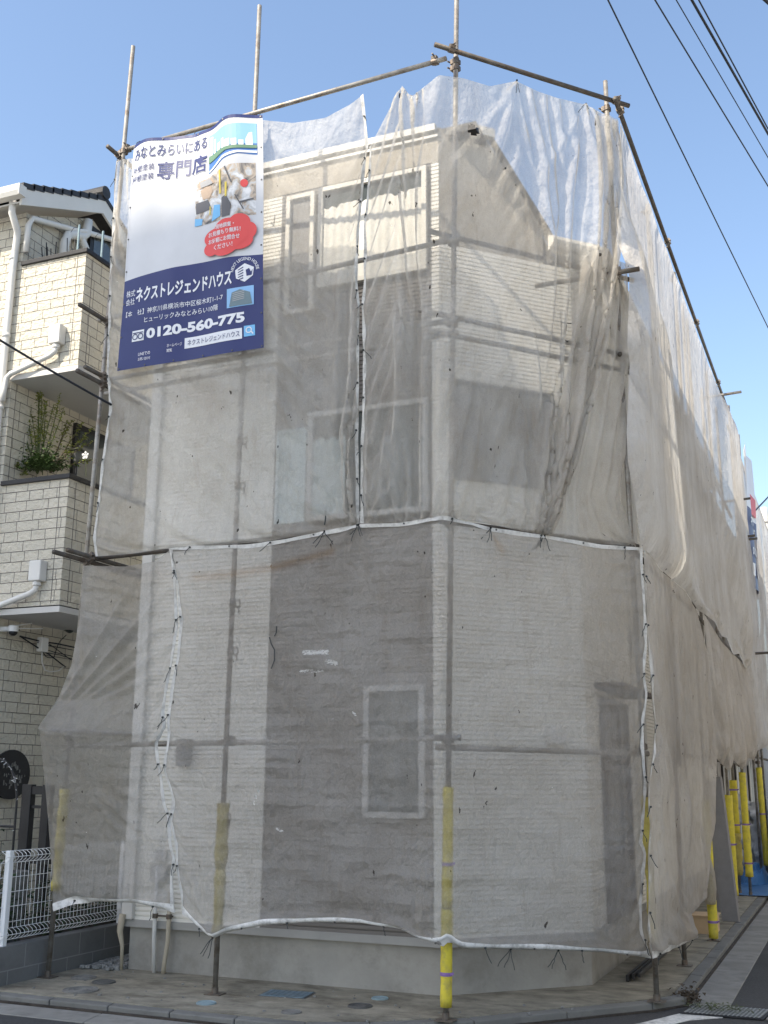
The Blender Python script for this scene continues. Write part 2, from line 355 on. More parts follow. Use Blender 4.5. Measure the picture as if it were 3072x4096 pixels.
# ------------------------------------------------------------------ main house
HX0, HX1, HY = -6.85, -3.50, 9.72
CA, CB = np.array([-3.50, 9.72]), np.array([-2.40, 10.82])
house = thing('house', (-4.6,14,0), 'narrow three-storey corner house with ribbed siding wrapped in mesh sheets', 'house')
def siding(mb, p, q, z0, z1, nrm, pitch=.0445, groove=.0135, depth=.015, clip=None):
    """ribbed boards from p to q (plan points), z0..z1; clip(z)->fraction of the run still standing"""
    p, q, n = np.array([*p, 0.]), np.array([*q, 0.]), np.array([*nrm, 0.])
    zs = []; z = z0
    while z < z1-1e-4:
        t = min(z1, z+pitch); zs += [(z, 0), (t-groove, 0), (t-groove+.0015, depth), (t-.0015, depth)]; z = t
    zs.append((z1, 0))
    G = np.zeros((len(zs), 2, 3))
    for i, (z, d) in enumerate(zs):
        f = clip(z) if clip else 1
        G[i,0] = p-n*d+[0,0,z]; G[i,1] = p+(q-p)*f-n*d+[0,0,z]
    mb.grid(G)
FZ = .47
w = MB(); siding(w, (HX0,HY), (-5.335,HY), FZ, 8.12, (0,-1)); siding(w, (-3.585,HY), (HX1,HY), FZ, 8.12, (0,-1))
siding(w, CA, CB, FZ, 7.19, (.707,-.707)); siding(w, CB, (-2.40,21.6), FZ, 7.3, (1,0)); siding(w, (HX0,21.6), (HX0,HY), FZ, 8.12, (-1,0))
w.build('wall', M['white_siding'], house)
w = MB(); siding(w, (-5.335,HY-.004), (-3.585,HY-.004), FZ, 8.12, (0,-1)); w.build('wall', M['dark_siding'], house)['label'] = 'grey brown ribbed siding panel'
# smooth upper band, set-back gable and flat parapet
def cpt(t, z, o=0): return np.array([*(CA+(CB-CA)*t), z])+np.array([.707,-.707,0])*o
w = MB(); w.box(HX0,HX1,HY,HY+.05,8.12,8.465)
t1, t2 = .36, .79
w.prism([cpt(0,7.19,-.002),cpt(t2,7.19,-.002),cpt(t2,7.62,-.002),cpt(t1,8.52,-.002),cpt(0,8.52,-.002)], (-.04,.04,0))
w.build('upper_wall', M['panel'], house)
w = MB(); a, b = cpt(t1,8.54), cpt(t2,7.60)
w.prism([a, b, (b[0],21.6,b[2]), (a[0],21.6,a[2])], (.05,.02,.05)); w.prism([b, cpt(1,7.30), (-2.40,21.6,7.30), (b[0],21.6,b[2])], (0,0,.06))
w.box(HX0-.02,a[0],HY+.05,21.6,8.44,8.53); w.build('roof', M['roof'], house)
tr = MB(); tr.box(HX0-.05,HX1-.02,HY-.06,HY+.04,8.465,8.54); tr.box(HX0-.05,HX1+.0,HY-.03,HY-.002,8.40,8.43)
tr.prism([cpt(.26,8.50,.01),cpt(.40,8.50,.01),cpt(.40,8.60,.01),cpt(.26,8.60,.01)], (.06,-.06,0)); tr.build('eave_trim', M['white_trim'], house)
ev = MB(); e0, e1 = cpt(.80,7.32,.12), cpt(1.20,7.32,.12)
ev.prism([e0,e1,e1+[0,0,.16],e0+[0,0,.16]], (-.03,.03,0)); ev.prism([e1,e1+[0,0,.16],(e1[0],21.6,7.52),(e1[0],21.6,7.36)], (-.03,0,0))
ev.prism([e0-[0,0,.01],e1-[0,0,.01],(e1[0],21.6,7.35),(e0[0],21.6,7.35)], (0,0,.012)); ev.build('eave', M['white_trim'], house)
w = MB(); w.tube([e0+[.02,-.05,.06], e1+[.05,-.02,.05], (e1[0]+.05,21.6,7.40)], .06, 12); w.build('gutter_pipe', M['white_trim'], house, smooth=False)
f = MB(); f.prism([(HX0+.03,HY+.03,-.1),(HX1-.015,HY+.03,-.1),(-2.43,10.835,-.1),(-2.43,21.6,-.1),(HX0+.03,21.6,-.1)], (0,0,.52)); f.build('foundation', M['foundation'], house, bevel=.01)
f = MB()
f.prism([(HX0-.015,HY-.02,.40),(HX1+.008,HY-.02,.40),(-2.38,10.81,.40),(-2.38,21.6,.40),(-2.43,21.6,.40),(-2.43,10.84,.40),(HX1-.01,HY+.028,.40),(HX0-.015,HY+.028,.40)], (0,0,.07))
f.build('drip_flashing', M['flashing'], house)
f = MB(); f.box(HX0-.03,HX0+.10,HY-.05,HY+.02,.47,8.2); f.build('corner_post', M['white_trim'], house, bevel=.01)
f = MB(); f.tube([(HX0-.0,HY-.06,.52),(HX0-.02,HY-.065,.36),(HX0+.015,HY-.06,.22),(HX0+.02,HY-.06,.0)], [.035,.03,.018,.016], 10); f.build('drain_tail', M['pvc_beige'], house, smooth=True)
# windows: a frame ring, glass and curtains; r = run direction, o = outward
def window(p, run, outw, w_, z0, z1, frame=.05, mat='trim', glass='glass', curtain=None, mull=(), label=None, proud=.055):
    p = np.array([*p, 0.]); r = np.array([*run, 0.]); o = np.array([*outw, 0.]); Z = np.array([0,0,1.])
    def pt(a, z, d): return p+r*a+o*d+Z*z
    fr = MB()
    def bar(a0, a1, b0, b1, d0=.0, d1=proud):
        fr.obox((pt(a0,b0,d0)+pt(a1,b1,d1))/2, r*(a1-a0)/2, o*(d1-d0)/2, Z*(b1-b0)/2)
    bar(0,frame,z0,z1); bar(w_-frame,w_,z0,z1); bar(frame,w_-frame,z0,z0+frame); bar(frame,w_-frame,z1-frame,z1)
    for m_ in mull: bar(m_-frame*.45,m_+frame*.45,z0+frame,z1-frame,.0,proud*.8)
    wn = fr.build('window', M[mat], house, bevel=.004)
    if label: wn['label'] = label
    g_ = MB(); g_.obox((pt(frame,z0+frame,.012)+pt(w_-frame,z1-frame,.014))/2, r*(w_/2-frame), o*.003, Z*((z1-z0)/2-frame)); g_.build('pane', M[glass], wn)
    if curtain:
        for (c0, c1, h0, h1, cm) in curtain:
            n_ = 60; G = np.zeros((2, n_, 3))
            for i in range(n_):
                a = frame+(w_-2*frame)*(c0+(c1-c0)*i/(n_-1)); d = .024+.006*math.sin(i*1.35)+.003*math.sin(i*.7)
                lift = .03*math.sin(i*.31)+.02*math.sin(i*.9)
                zz0, zz1 = z0+frame+(z1-z0-2*frame)*h0, z0+frame+(z1-z0-2*frame)*h1
                G[0,i] = pt(a, zz0, d); G[1,i] = pt(a, zz1-(max(0,lift) if h1 < .99 else 0), d)
            MB().grid(G).build('curtain', M[cm], wn, smooth=True)
    return wn
X_, NY = (1,0), (0,-1); D_, CO = (.7071,.7071), (.7071,-.7071)
window((-4.87,HY), X_, NY, 1.25, 6.90, 8.08, .055, curtain=[(0,.99,0,.84,'curtain')], label='wide third floor window with pale curtains')
window((-5.26,HY), X_, NY, .345, 6.66, 8.06, .05, glass='shutter', label='narrow third floor window')
window((-4.93,HY), X_, NY, 1.32, 4.36, 5.52, .055, mat='alu', mull=(.64,), curtain=[(0,.30,0,.78,'roller_blind')], label='second floor window with bluish blind')
window((-4.27,HY), X_, NY, .615, 1.49, 2.70, .055, mat='alu', mull=(), label='ground floor window with dark glass')
window((-5.29,HY), X_, NY, .345, 4.36, 5.36, .03, mat='roller_blind', glass='roller_blind', label='pale blue blind panel')
c0 = cpt(.075,0)[:2]
window(c0, D_, CO, 1.16, 4.70, 5.72, .03, mat='shutter', glass='shutter', label='wide grey shuttered window')
sh = MB()
dm = window((-2.40,11.45), (0,1), (1,0), 1.35, .48, 2.68, .07, mat='door', glass='door', mull=(.9,), label='brown entrance door'); dm.name = 'door'
cn = MB(); cn.obox((-2.25,12.1,2.78), (.16,0,0), (0,.85,0), (0,0,.03)); cn.build('door_canopy', M['door'], house, bevel=.01)
dpp = MB(); dpp.tube([(-2.30,13.43,.05),(-2.30,13.43,7.3)], .038, 12); dpp.box(-2.37,-2.23,13.36,13.50,3.3,3.62); dpp.build('downpipe', M['pvc'], house)
vh = MB(); c = cpt(.76,2.17,.0)
pr = [(-.085,0),(.085,0),(.085,.09)]+[(.085*math.cos(a),.09+.085*math.sin(a)) for a in np.linspace(.15,math.pi-.15,9)]+[(-.085,.09)]
vh.prism([c+np.array([D_[0]*a,D_[1]*a,b_]) for a, b_ in pr], (.075,-.075,0)); vh.build('vent_hood', M['pvc'], house, bevel=.02)
mb = MB(); mb.box(-6.55,-6.38,HY-.07,HY-.002,.84,1.0); mb.box(-6.53,-6.40,HY-.035,HY-.002,1.03,1.14); mb.build('meter_box', M['alu'], house, bevel=.006)
mb = MB(); mb.box(-6.31,-6.17,HY-.09,HY-.002,1.95,2.22); mb.tube([(-6.24,HY-.12,2.05),(-6.24,HY-.09,2.05)], .05, 16); mb.build('meter', M['shutter'], house, bevel=.01)
cdm = MB(); cdm.tube([(-6.47,HY-.06,1.0),(-6.47,HY-.06,.35),(-6.455,HY-.05,-.01)], .021, 10); cdm.build('conduit', M['pvc'], house, smooth=True)
cdm = MB(); cdm.tube([(-6.31,HY-.06,.75),(-6.31,HY-.06,.3),(-6.33,HY-.07,.1),(-6.345,HY-.06,-.01)], .021, 10); cdm.build('conduit', M['pvc_beige'], house, smooth=True)
cl = MB()
for x in (-6.47,-6.31): cl.tube([(x,HY-.06,.50),(x,HY-.06,.545)], .028, 10); 
cl.box(-6.5,-6.28,HY-.05,HY-.03,.515,.53); cl.build('pipe_clamp', M['coupler'], house)

# ------------------------------------------------------------------ neighbouring house
NXb, NXw, NYf = -7.85, -8.80, 9.57
nb = thing('house', (-12,12,0), 'cream rock-faced three-storey house with stacked balconies left of the sheeted house', 'house')
w = MB()
w.prism([(-16,NYf,0),(NXw,NYf,0),(NXw,NYf,8.55),(-16,NYf,8.55)], (0,.1,0))
w.prism([(NXw,NYf+.1,0),(NXw,13.2,0),(NXw,13.2,7.95),(NXw,10.80,9.08),(NXw,NYf+.1,8.56)], (-.1,0,0)); w.build('wall', M['stone'], nb)
M['sealant'] = mk('grey sealant', (.15,.14,.125), .8)
for q_ in [(NXb-.122,NXb-.115,NYf-.003,NYf+.002,z0,z1) for z0, z1 in ((3.68,5.06),(6.46,7.81))]+[(NXb-.003,NXb+.003,NYf+.125,NYf+.132,z0,z1) for z0, z1 in ((3.68,5.06),(6.46,7.81))]+[(NXw-.003,NXw+.003,9.66,9.667,0,8.5)]:
    jn = MB(); jn.box(*q_); jn.build('sealant_joint', M['sealant'], nb)
for (z0, z1, lab) in ((6.44,7.83,'sunlit third floor balcony'),(3.66,5.08,'shaded second floor balcony')):
    b = MB(); b.box(NXw+.002,NXb,NYf,NYf+.12,z0,z1); b.box(NXb-.12,NXb,NYf+.12,12.2,z0,z1)
    bo = b.build('balcony', M['stone'], nb); bo['label'] = lab
    c = MB(); c.box(NXw+.004,NXb+.03,NYf-.03,NYf+.15,z1,z1+.055); c.box(NXb-.15,NXb+.03,NYf+.15,12.2,z1,z1+.055); c.build('coping', M['black'], bo, bevel=.006)
    s_ = MB(); s_.box(NXw+.004,NXb+.03,NYf-.03,12.2,z0-.085,z0-.02); s_.build('soffit', M['soffit'], bo)
    s_ = MB(); s_.box(NXw+.006,NXb-.02,NYf+.02,12.2,z0-.02,z0-.002); s_.build('shadow_gap', M['dark'], bo)
    zc = z0+.26
    d = MB(); d.box(-8.21,-8.05,NYf-.12,NYf-.002,zc,zc+.23); d.tube([(-8.13,NYf-.06,zc),(-8.13,NYf-.06,zc-.05)], .048, 12)
    d.build('drain_box', M['pvc'], bo, bevel=.012)
    d = MB(); d.tube([(-8.13,NYf-.06,zc-.03),(-8.14,NYf-.065,zc-.09),(-8.20,NYf-.07,zc-.13),(-8.74,NYf-.08,z0-.02),(-8.80,NYf-.08,z0-.06),(-8.82,NYf-.08,z0-.2),(-8.83,NYf-.08,z0-.35)], .032, 12); d.build('drain_pipe', M['pvc'], bo, smooth=True)
d = MB(); d.tube([(-8.80,9.32,8.58),(-8.80,9.32,8.42),(-8.83,NYf-.10,8.26),(-8.86,NYf-.06,8.18),(-8.88,NYf-.06,7.8),(-8.90,NYf-.06,4.0),(-8.92,NYf-.06,.1)], .043, 12)
for z in (7.9,6.9,6.0,4.9): d.tube([(-8.885,NYf-.06,z),(-8.885,NYf-.06,z+.05)], .05, 12)
d.build('downpipe', M['pvc'], nb, smooth=True)
d = MB(); d.tube([(-8.74,NYf-.02,8.0),(-8.74,NYf-.02,8.35),(-8.73,NYf+.03,8.47),(-8.72,10.47,8.72),(-8.70,10.52,8.74),(-8.70,12.3,9.25)], .036, 12); d.build('drain_pipe', M['pvc'], nb, smooth=True)
d = MB(); d.tube([(-8.72,10.20,8.0),(-8.72,10.20,8.42),(-8.72,10.25,8.56),(-8.72,10.38,8.63),(-8.72,10.52,8.66),(-8.72,10.60,8.75),(-8.72,10.62,8.95)], .062, 8)
d.tube([(-8.72,10.50,8.64),(-8.72,10.60,8.55),(-8.72,10.62,8.1)], .055, 8); d.build('duct_cover', M['white_trim'], nb, smooth=True)
for z0, z1 in ((6.55,8.95),(3.8,6.2)):
    d = MB(); d.box(NXw,NXw+.05,10.73,12.0,z0,z1); dr = d.build('balcony_door', M['black'], nb)
    d = MB(); d.box(NXw+.05,NXw+.055,10.80,11.9,z0+.08,z1-.08); d.build('pane', M['glass'], dr)
# gable roof with verge fascia, tiles, gutter
ez, ey, ry, rz = 8.47, 9.28, 10.80, 9.21
rf = MB()
for k in range(9):
    y0, y1 = ey+(ry-ey)*k/9, ey+(ry-ey)*(k+1)/9+.03; z0, z1 = ez+.22+(rz-ez-.1)*k/9, ez+.22+(rz-ez-.1)*(k+1)/9
    rf.prism([(-16,y0,z0),(-8.62,y0,z0),(-8.62,y1,z1-.01),(-16,y1,z1-.01)], (0,0,.075))
rf.prism([(-16,ry,rz+.13),(-8.62,ry,rz+.13),(-8.62,14,ez-.75),(-16,14,ez-.75)], (0,0,.07)); rf.tube([(-16,ry,rz+.22),(-8.60,ry,rz+.22)], .09, 10)
rf.build('roof', M['roof'], nb)
fs = MB(); fs.prism([(-8.66,ey,ez),(-8.66,ry,rz-.08),(-8.66,ry,rz+.13),(-8.66,ey,ez+.21)], (.03,0,0)); fs.prism([(-8.66,ry,rz-.08),(-8.66,14,ez-.95),(-8.66,14,ez-.76),(-8.66,ry,rz+.13)], (.03,0,0))
fs.build('fascia', M['white_trim'], nb)
fs = MB(); fs.prism([(-16,ey,ez+.03),(-8.66,ey,ez+.03),(-8.66,ry,rz-.06),(-16,ry,rz-.06)], (0,0,.02)); fs.build('soffit', M['soffit'], nb)
gt = MB(); gp = [(0,.0),(.10,.0),(.125,.05),(.125,.13),(.11,.13),(.11,.06),(.095,.015),(0,.015)]
gt.prism([(-16,ey-a,ez+.08+b_) for a, b_ in gp], (7.42,0,0)); gt.prism([(-8.58,ey,ez+.08),(-8.58,ey-.125,ez+.08),(-8.58,ey-.125,ez+.21),(-8.58,ey,ez+.21)], (.012,0,0)); gt.build('gutter', M['white_trim'], nb)

# ------------------------------------------------------------------ block wall, mesh fence, garden
bw = MB(); bw.box(-7.43,-7.29,8.33,12.6,-.1,.335); bw.box(-12,-7.43,8.33,8.47,-.1,.335)
bwo = tag(bw.build('block_wall', M['block'], bevel=.006), 'low grey concrete block wall under the white mesh fence', 'wall')
j = MB(); j.box(-7.2915,-7.288,8.335,12.6,.118,.128)
for y, z0, z1 in ((8.78,.128,.33),(9.18,.128,.33),(9.58,.128,.33),(9.98,.128,.33),(8.56,0,.118),(8.98,0,.118),(9.4,0,.118),(9.8,0,.118)): j.box(-7.2915,-7.288,y,y+.009,z0,z1)
j.build('mortar_joint', M['mortar'], bwo)
fe = thing('mesh_fence', (-7.36,9.2,.335), 'white welded wire mesh fence standing on the block wall', 'fence')
def fence_panel(p, q):
    mbp = MB(); p, q = np.array(p, float), np.array(q, float); L = np.linalg.norm(q-p); d = (q-p)/L; n = np.array([d[1], -d[0], 0])
    prof = [(1.165,0),(1.14,.045),(1.115,.06),(1.09,.045),(1.06,0),(.93,0),(.80,0),(.67,0),(.535,0),(.48,.0),(.455,.045),(.43,.06),(.405,.045),(.38,0)]
    k = int(L/.055)
    for i in range(k+1):
        b_ = p+d*L*i/k; mbp.tube([b_+n*o+[0,0,z] for z, o in prof], .0024, 5)
    for z, o in ((1.165,0),(1.115,.06),(1.06,0),(.93,0),(.80,0),(.67,0),(.535,0),(.48,0),(.43,.06),(.38,0)): mbp.tube([p+n*o+[0,0,z], q+n*o+[0,0,z]], .003, 6)
    return mbp
fence_panel((-7.345,8.42,0),(-7.345,10.3,0)).build('mesh_panel', M['fence'], fe)
fence_panel((-9.4,8.38,0),(-7.40,8.38,0)).build('mesh_panel', M['fence'], fe)
fence_panel((-7.36,10.36,0),(-7.36,12.4,0)).build('mesh_panel', M['fence'], fe)
for (x, y) in ((-7.33,8.51),(-7.36,10.33)):
    MB().box(x-.027,x+.027,y-.027,y+.027,.33,1.17).build('fence_post', M['fence'], fe, bevel=.006)
rl = random.Random(21)
def leaf(mb, p, d, L, wd, droop=.3):
    p = np.array(p, float); d = np.array(d, float); d /= np.linalg.norm(d)+1e-9; s_ = np.cross(d, [0,0,1.]); s_ /= np.linalg.norm(s_)+1e-6
    up = np.cross(s_, d); m = p+d*L*.5+up*L*.08; e = p+d*L-np.array([0,0,L*droop])
    mb.add([p, m+s_*wd, e, m-s_*wd, m+up*L*.02], [(0,1,4),(1,2,4),(2,3,4),(3,0,4)])
def rdir(r, up=.2): 
    a = r.uniform(0, 6.283); return np.array([math.cos(a), math.sin(a), r.uniform(-.5, 1)*.8+up])
def foliage(name, n, cfun, L, mat, parent, wd=.35, flatten=1):
    mb = MB()
    for i in range(n):
        l = L*rl.uniform(.6,1.3); leaf(mb, cfun(), rdir(rl)*[1,1,flatten], l, l*wd, rl.uniform(.1,.5)*flatten)
    return mb.build(name, mat, parent, fix=False)
iv = thing('climbing_plant', (-7.7,8.9,.3), 'dark leafy climber behind the white mesh fence beside its post', 'plant')
foliage('foliage', 700, lambda: (rl.gauss(-7.60,.09), 8.55+abs(rl.gauss(0,.22)), .32+abs(rl.gauss(0,.30))), .06, M['leaf_dark'], iv, .4)
for k in range(5): mbs = MB(); mbs.tube([(-7.6+rl.uniform(-.1,.1),8.6+k*.08,.3),(-7.6+rl.uniform(-.1,.1),8.6+k*.09,.7),(-7.6+rl.uniform(-.1,.1),8.6+k*.08,1.0)], .005, 5); mbs.build('stem', M['bark'], iv)
hg = thing('low_shrub', (-7.6,10.2,.3), 'low dark shrub behind the fence near the sheeted house', 'shrub')
foliage('foliage', 900, lambda: (rl.gauss(-7.66,.1), rl.uniform(9.3,11.6), .30+abs(rl.gauss(0,.26))), .065, M['leaf_dark'], hg, .42)
for k in range(8): mbs = MB(); mbs.tube([(-7.66,9.4+k*.27,.28),(-7.64,9.42+k*.27,.6)], .006, 5); mbs.build('stem', M['bark'], hg)
# black garden arch with fairy lights, oval plaque, dark timber screen
ar = thing('garden_arch', (-8.3,9.1,.3), 'thin black metal arch wound with unlit fairy lights behind the fence', 'arch')
mba = MB(); ap = []
pa, pb = Yp(88,3430,9.1), Yp(0,3300,9.1)
def arch(x0, x1, y, zt):
    return [(x0,y,.3),(x0,y,zt-.45)]+[((x0+x1)/2-(x1-x0)/2*math.cos(t),y,zt-.45+.45*math.sin(t)) for t in np.linspace(.2,math.pi-.2,9)]+[(x1,y,zt-.45),(x1,y,.3)]
A1 = arch(-8.30,-7.72,9.0,2.02); A2 = arch(-8.62,-8.03,9.0,2.02)
A3 = [(-8.03,9.0,.3),(-8.03,9.0,2.15)]
for a_ in (A1, A3): mba.tube(a_, .012, 8)
mba.tube([(-8.6,9.0,1.36),(-7.73,9.0,1.36)], .012, 8); mba.tube(A2, .012, 8); mba.build('frame', M['black'], ar)
for k in range(70):
    a_ = (A1, A2, A3)[k % 3]; i = rl.randrange(len(a_)-1); p = lerp(a_[i], a_[i+1], rl.random())
    d = np.array([rl.uniform(-1,1),rl.uniform(-1,.2),rl.uniform(-.6,.6)]); d /= np.linalg.norm(d); lt = MB(); lt.tube([p, p+d*.035], .0035, 5); lt.build('fairy_light', M['white_plastic'], ar)
pq = MB(); c = np.array([NXw+.05,10.05,1.86])
pq.prism([c+np.array([0,.30*math.cos(t),.27*math.sin(t)]) for t in np.linspace(0,2*math.pi,36,endpoint=False)], (.03,0,0))
pqo = tag(pq.build('wall_plaque', M['black']), 'black oval metal plaque on the stone wall above the garden arch', 'plaque')
ct = MB()
for k in range(46):
    a, r = rl.uniform(0,6.28), rl.uniform(0,.19)
    p = c+np.array([.0315, r*1.1*math.cos(a), r*.9*math.sin(a)-.02]); h = rl.uniform(.008,.03)
    ct.prism([p+[0,-h*.5,-h],p+[0,h*.6,-h*.7],p+[0,h*.35,h],p+[0,-h*.3,h*.8]], (.003,0,0))
ct.build('cut_out', M['conc_cover'], pqo)['kind'] = 'stuff'
sc_ = thing('timber_screen', (-8.1,9.5,.3), 'dark post and rail screen frame behind the white mesh fence', 'screen')
b = MB(); b.box(-8.06,-7.94,9.46,9.54,.28,1.76); b.box(-7.80,-7.70,9.46,9.54,.28,1.76); b.build('post', M['black'], sc_, bevel=.006)
for q_ in ((-7.94,-7.80,9.47,9.53,1.66,1.74),(-7.94,-7.80,9.48,9.52,1.52,1.55),(-7.94,-7.6,9.40,9.60,.98,1.03)):
    b = MB(); b.box(*q_); b.build('rail', M['black'], sc_)
pt_ = MB(); pt_.tube([(-7.62,8.95,.3),(-7.60,8.95,.95)], [.09,.12], 14); tag(pt_.build('planter', M['iron']), 'tall dark grey planter behind the fence wires', 'planter')

# balcony plants
def branchy(root, base, tips, n_leaf, L, mat, stem_mat, spread=.05):
    sm = MB(); lf = MB(); base = np.array(base, float)
    for tip in tips:
        tip = np.array(tip, float); m1 = lerp(base, tip, .5)+np.array([rl.uniform(-.06,.06),rl.uniform(-.06,.06),.05])
        P = [(1-t)**2*base+2*t*(1-t)*m1+t*t*tip for t in np.linspace(0,1,9)]
        sm.tube(P, np.linspace(.010,.003,9), 5)
        for i in range(n_leaf):
            t = rl.uniform(.28,1)**.8; k = min(7, int(t*8)); p = lerp(P[k], P[k+1], t*8-k)
            p = p+np.array([rl.gauss(0,spread),rl.gauss(0,spread),rl.gauss(0,spread*.7)])*(1.15-t)
            l = L*rl.uniform(.6,1.3); leaf(lf, p, rdir(rl,.3), l, l*.32)
    sm.build('stem', stem_mat, root); lf.build('foliage', mat, root, fix=False)
def on_y(u, v, y=9.95): return Yp(u, v, y)
t = thing('balcony_shrub', on_y(160,1860), 'tall arching yellow-green shrub growing out of the second floor balcony', 'shrub')
branchy(t, on_y(150,1895), [on_y(*q) for q in ((145,1490),(165,1520),(240,1575),(215,1620),(120,1630),(55,1600),(25,1575),(70,1720),(190,1600),(255,1630),(0,1690),(110,1650),(165,1570),(178,1600))], 60, .042, M['leaf_a'], M['stem'], .03)
t = thing('balcony_shrub', on_y(330,1860), 'thin trailing shrub with reddish stems at the right end of the balcony', 'shrub')
branchy(t, on_y(200,1890), [on_y(*q,10.3) for q in ((330,1690),(375,1710),(290,1680),(385,1760),(270,1680),(370,1840),(350,1750))], 45, .045, M['leaf_a'], M['bark'], .035)
t = thing('balcony_fern', on_y(180,1880), 'bushy green fern mass above the black balcony coping', 'plant')
foliage('foliage', 1300, lambda: on_y(rl.gauss(165,45), 1880-abs(rl.gauss(0,34)), rl.uniform(9.7,10.2)), .055, M['leaf_b'], t, .3)
MB().tube([on_y(170,1900),on_y(172,1850)], .006, 5).build('stem', M['stem'], t)
t = thing('balcony_plant', on_y(80,1890), 'small yellow tipped plant at the left end of the balcony coping', 'plant')
branchy(t, on_y(80,1910), [on_y(*q,9.75) for q in ((45,1850),(70,1850),(105,1850),(62,1865),(110,1900))], 40, .035, M['leaf_a'], M['stem'], .02)
t = thing('garden_lantern', on_y(305,1880,10.2), 'small black lantern post standing among the balcony plants', 'lantern')
c = on_y(303,1885,10.2); b = MB(); b.tube([c-[0,0,.2],c+[0,0,.10]], .018, 8); b.build('post', M['black'], t)
b = MB(); b.tube([c+[0,0,.10],c+[0,0,.12],c+[0,0,.24],c+[0,0,.25],c+[0,0,.30]], [.03,.045,.07,.10,.02], 6); b.build('lamp_head', M['iron'], t)
fl = on_y(343,1822,10.1); t = thing('flower_ornament', fl, 'single white five-petalled flower beside the balcony lantern', 'flower')
b = MB()
for k in range(5):
    a = k*1.2566+.3; d = np.array([math.cos(a),-.25,math.sin(a)]); s_ = np.array([-math.sin(a),0,math.cos(a)])
    b.add([fl, fl+d*.035+s_*.018, fl+d*.052, fl+d*.035-s_*.018, fl+d*.03-[0,.006,0]], [(0,1,4),(1,2,4),(2,3,4),(3,0,4)])
b.build('petals', M['white_plastic'], t, fix=False); MB().tube([fl,fl+[.01,.02,-.25]], .003, 5).build('stem', M['stem'], t)
b = MB()
for k in range(5): b.tube([(-8.62+k*.035,NYf+.2,7.7),(-8.70+k*.05+.02*math.sin(k*2),NYf+.2,8.16+.05*math.sin(k*1.7))], .007, 6)
tag(b.build('garden_stakes', M['black']), 'bundle of dark stakes leaning on the third floor balcony near the downpipe', 'stakes')
b = MB()
for k in range(3): b.tube([(-8.28+k*.04,NYf+.2,7.7),(-8.36+k*.06,NYf+.25,8.24-.02*k)], .006, 6)
tag(b.build('garden_stakes', M['black']), 'three thin stakes spread on the third floor balcony beside the white duct', 'stakes')
for (u0, v0, u1, v1, lab) in ((318,900,312,985,'pale green pole with wire on the front coping of the third floor balcony'),(413,925,399,1018,'pale green pole on the side coping of the third floor balcony')):
    q = Yp(u0,v0,9.75) if u0 < 400 else Xp(u0,v0,-7.9); p = np.array([q[0],q[1],7.7])
    t = thing('laundry_pole', p, lab, 'pole'); MB().tube([p,q], .013, 8).build('pole', M['pale_blue'], t)
    MB().tube([q-[0,0,.03],q+[-.08,0,-.02],q+[-.14,.02,-.06]], .003, 5).build('wire_end', M['cord'], t)
# camera and cables under the lower balcony
cc = pix(53,2525,(-8.6,0,0),(1,0,0)); t = thing('security_camera', cc, 'white dome security camera with two aerials under the lower balcony', 'camera')
b = MB(); b.tube([cc+[-.2,0,.03],cc+[0,0,.03]], .03, 12); b.build('bracket', M['white_plastic'], t)
b = MB(); b.tube([cc+[0,0,.07],cc+[0,0,.06],cc+[0,0,-.005]], [.03,.055,.055], 16); b.build('housing', M['white_plastic'], t, smooth=False)
b = MB(); b.tube([cc+[0,0,-.005],cc+[0,0,-.03],cc+[0,0,-.05]], [.05,.045,.02], 16); b.build('lens_dome', M['black'], t, smooth=True)
b = MB(); b.tube([cc+[.02,0,.06],cc+[.10,.18,.11]], .005, 6); b.tube([cc+[.03,0,.03],cc+[.16,.3,.06]], .005, 6); b.build('aerial', M['white_plastic'], t)
t = thing('cable_bundle', cc, 'tangle of black cables with junction box on the wall under the lower balcony', 'cables')
b = MB(); wx = -8.74
def wp(u, v): return Xp(u, v, wx)
for k, q in enumerate([((80,2545),(160,2565),(230,2575),(300,2590)),((85,2548),(150,2590),(200,2620),(262,2668)),((170,2605),(185,2630),(215,2632),(225,2600),(235,2570),(265,2540)),((160,2590),(220,2610),(290,2625)),((175,2560),(230,2600),(285,2640)),((150,2570),(210,2585),(290,2600)),((180,2610),(240,2620),(300,2640))]):
    P = [wp(*x) for x in q]; b.tube([lerp(P[min(len(P)-2,int(s*(len(P)-1)))], P[min(len(P)-1,int(s*(len(P)-1))+1)], s*(len(P)-1)-min(len(P)-2,int(s*(len(P)-1)))) for s in np.linspace(0,1,13)], .009 if k < 2 else .005, 5)
b.build('cables', M['wire'], t)
b = MB(); p = wp(160,2590); b.box(wx-.03,wx+.05,p[1]-.03,p[1]+.09,p[2]-.05,p[2]+.12); b.build('junction_box', M['white_plastic'], t, bevel=.01)
b = MB(); b.tube([wp(*q) for q in ((168,2610),(168,2650),(180,2680),(200,2687),(235,2683),(255,2665))], .008, 6); b.build('white_cable', M['white_plastic'], t, smooth=True)
b = MB(); b.tube([wp(278,2510),wp(282,2530)], [.09,.03], 12); tag(b.build('flood_lamp', M['glass']), 'small lamp under the lower balcony partly hidden by the sheet', 'lamp')

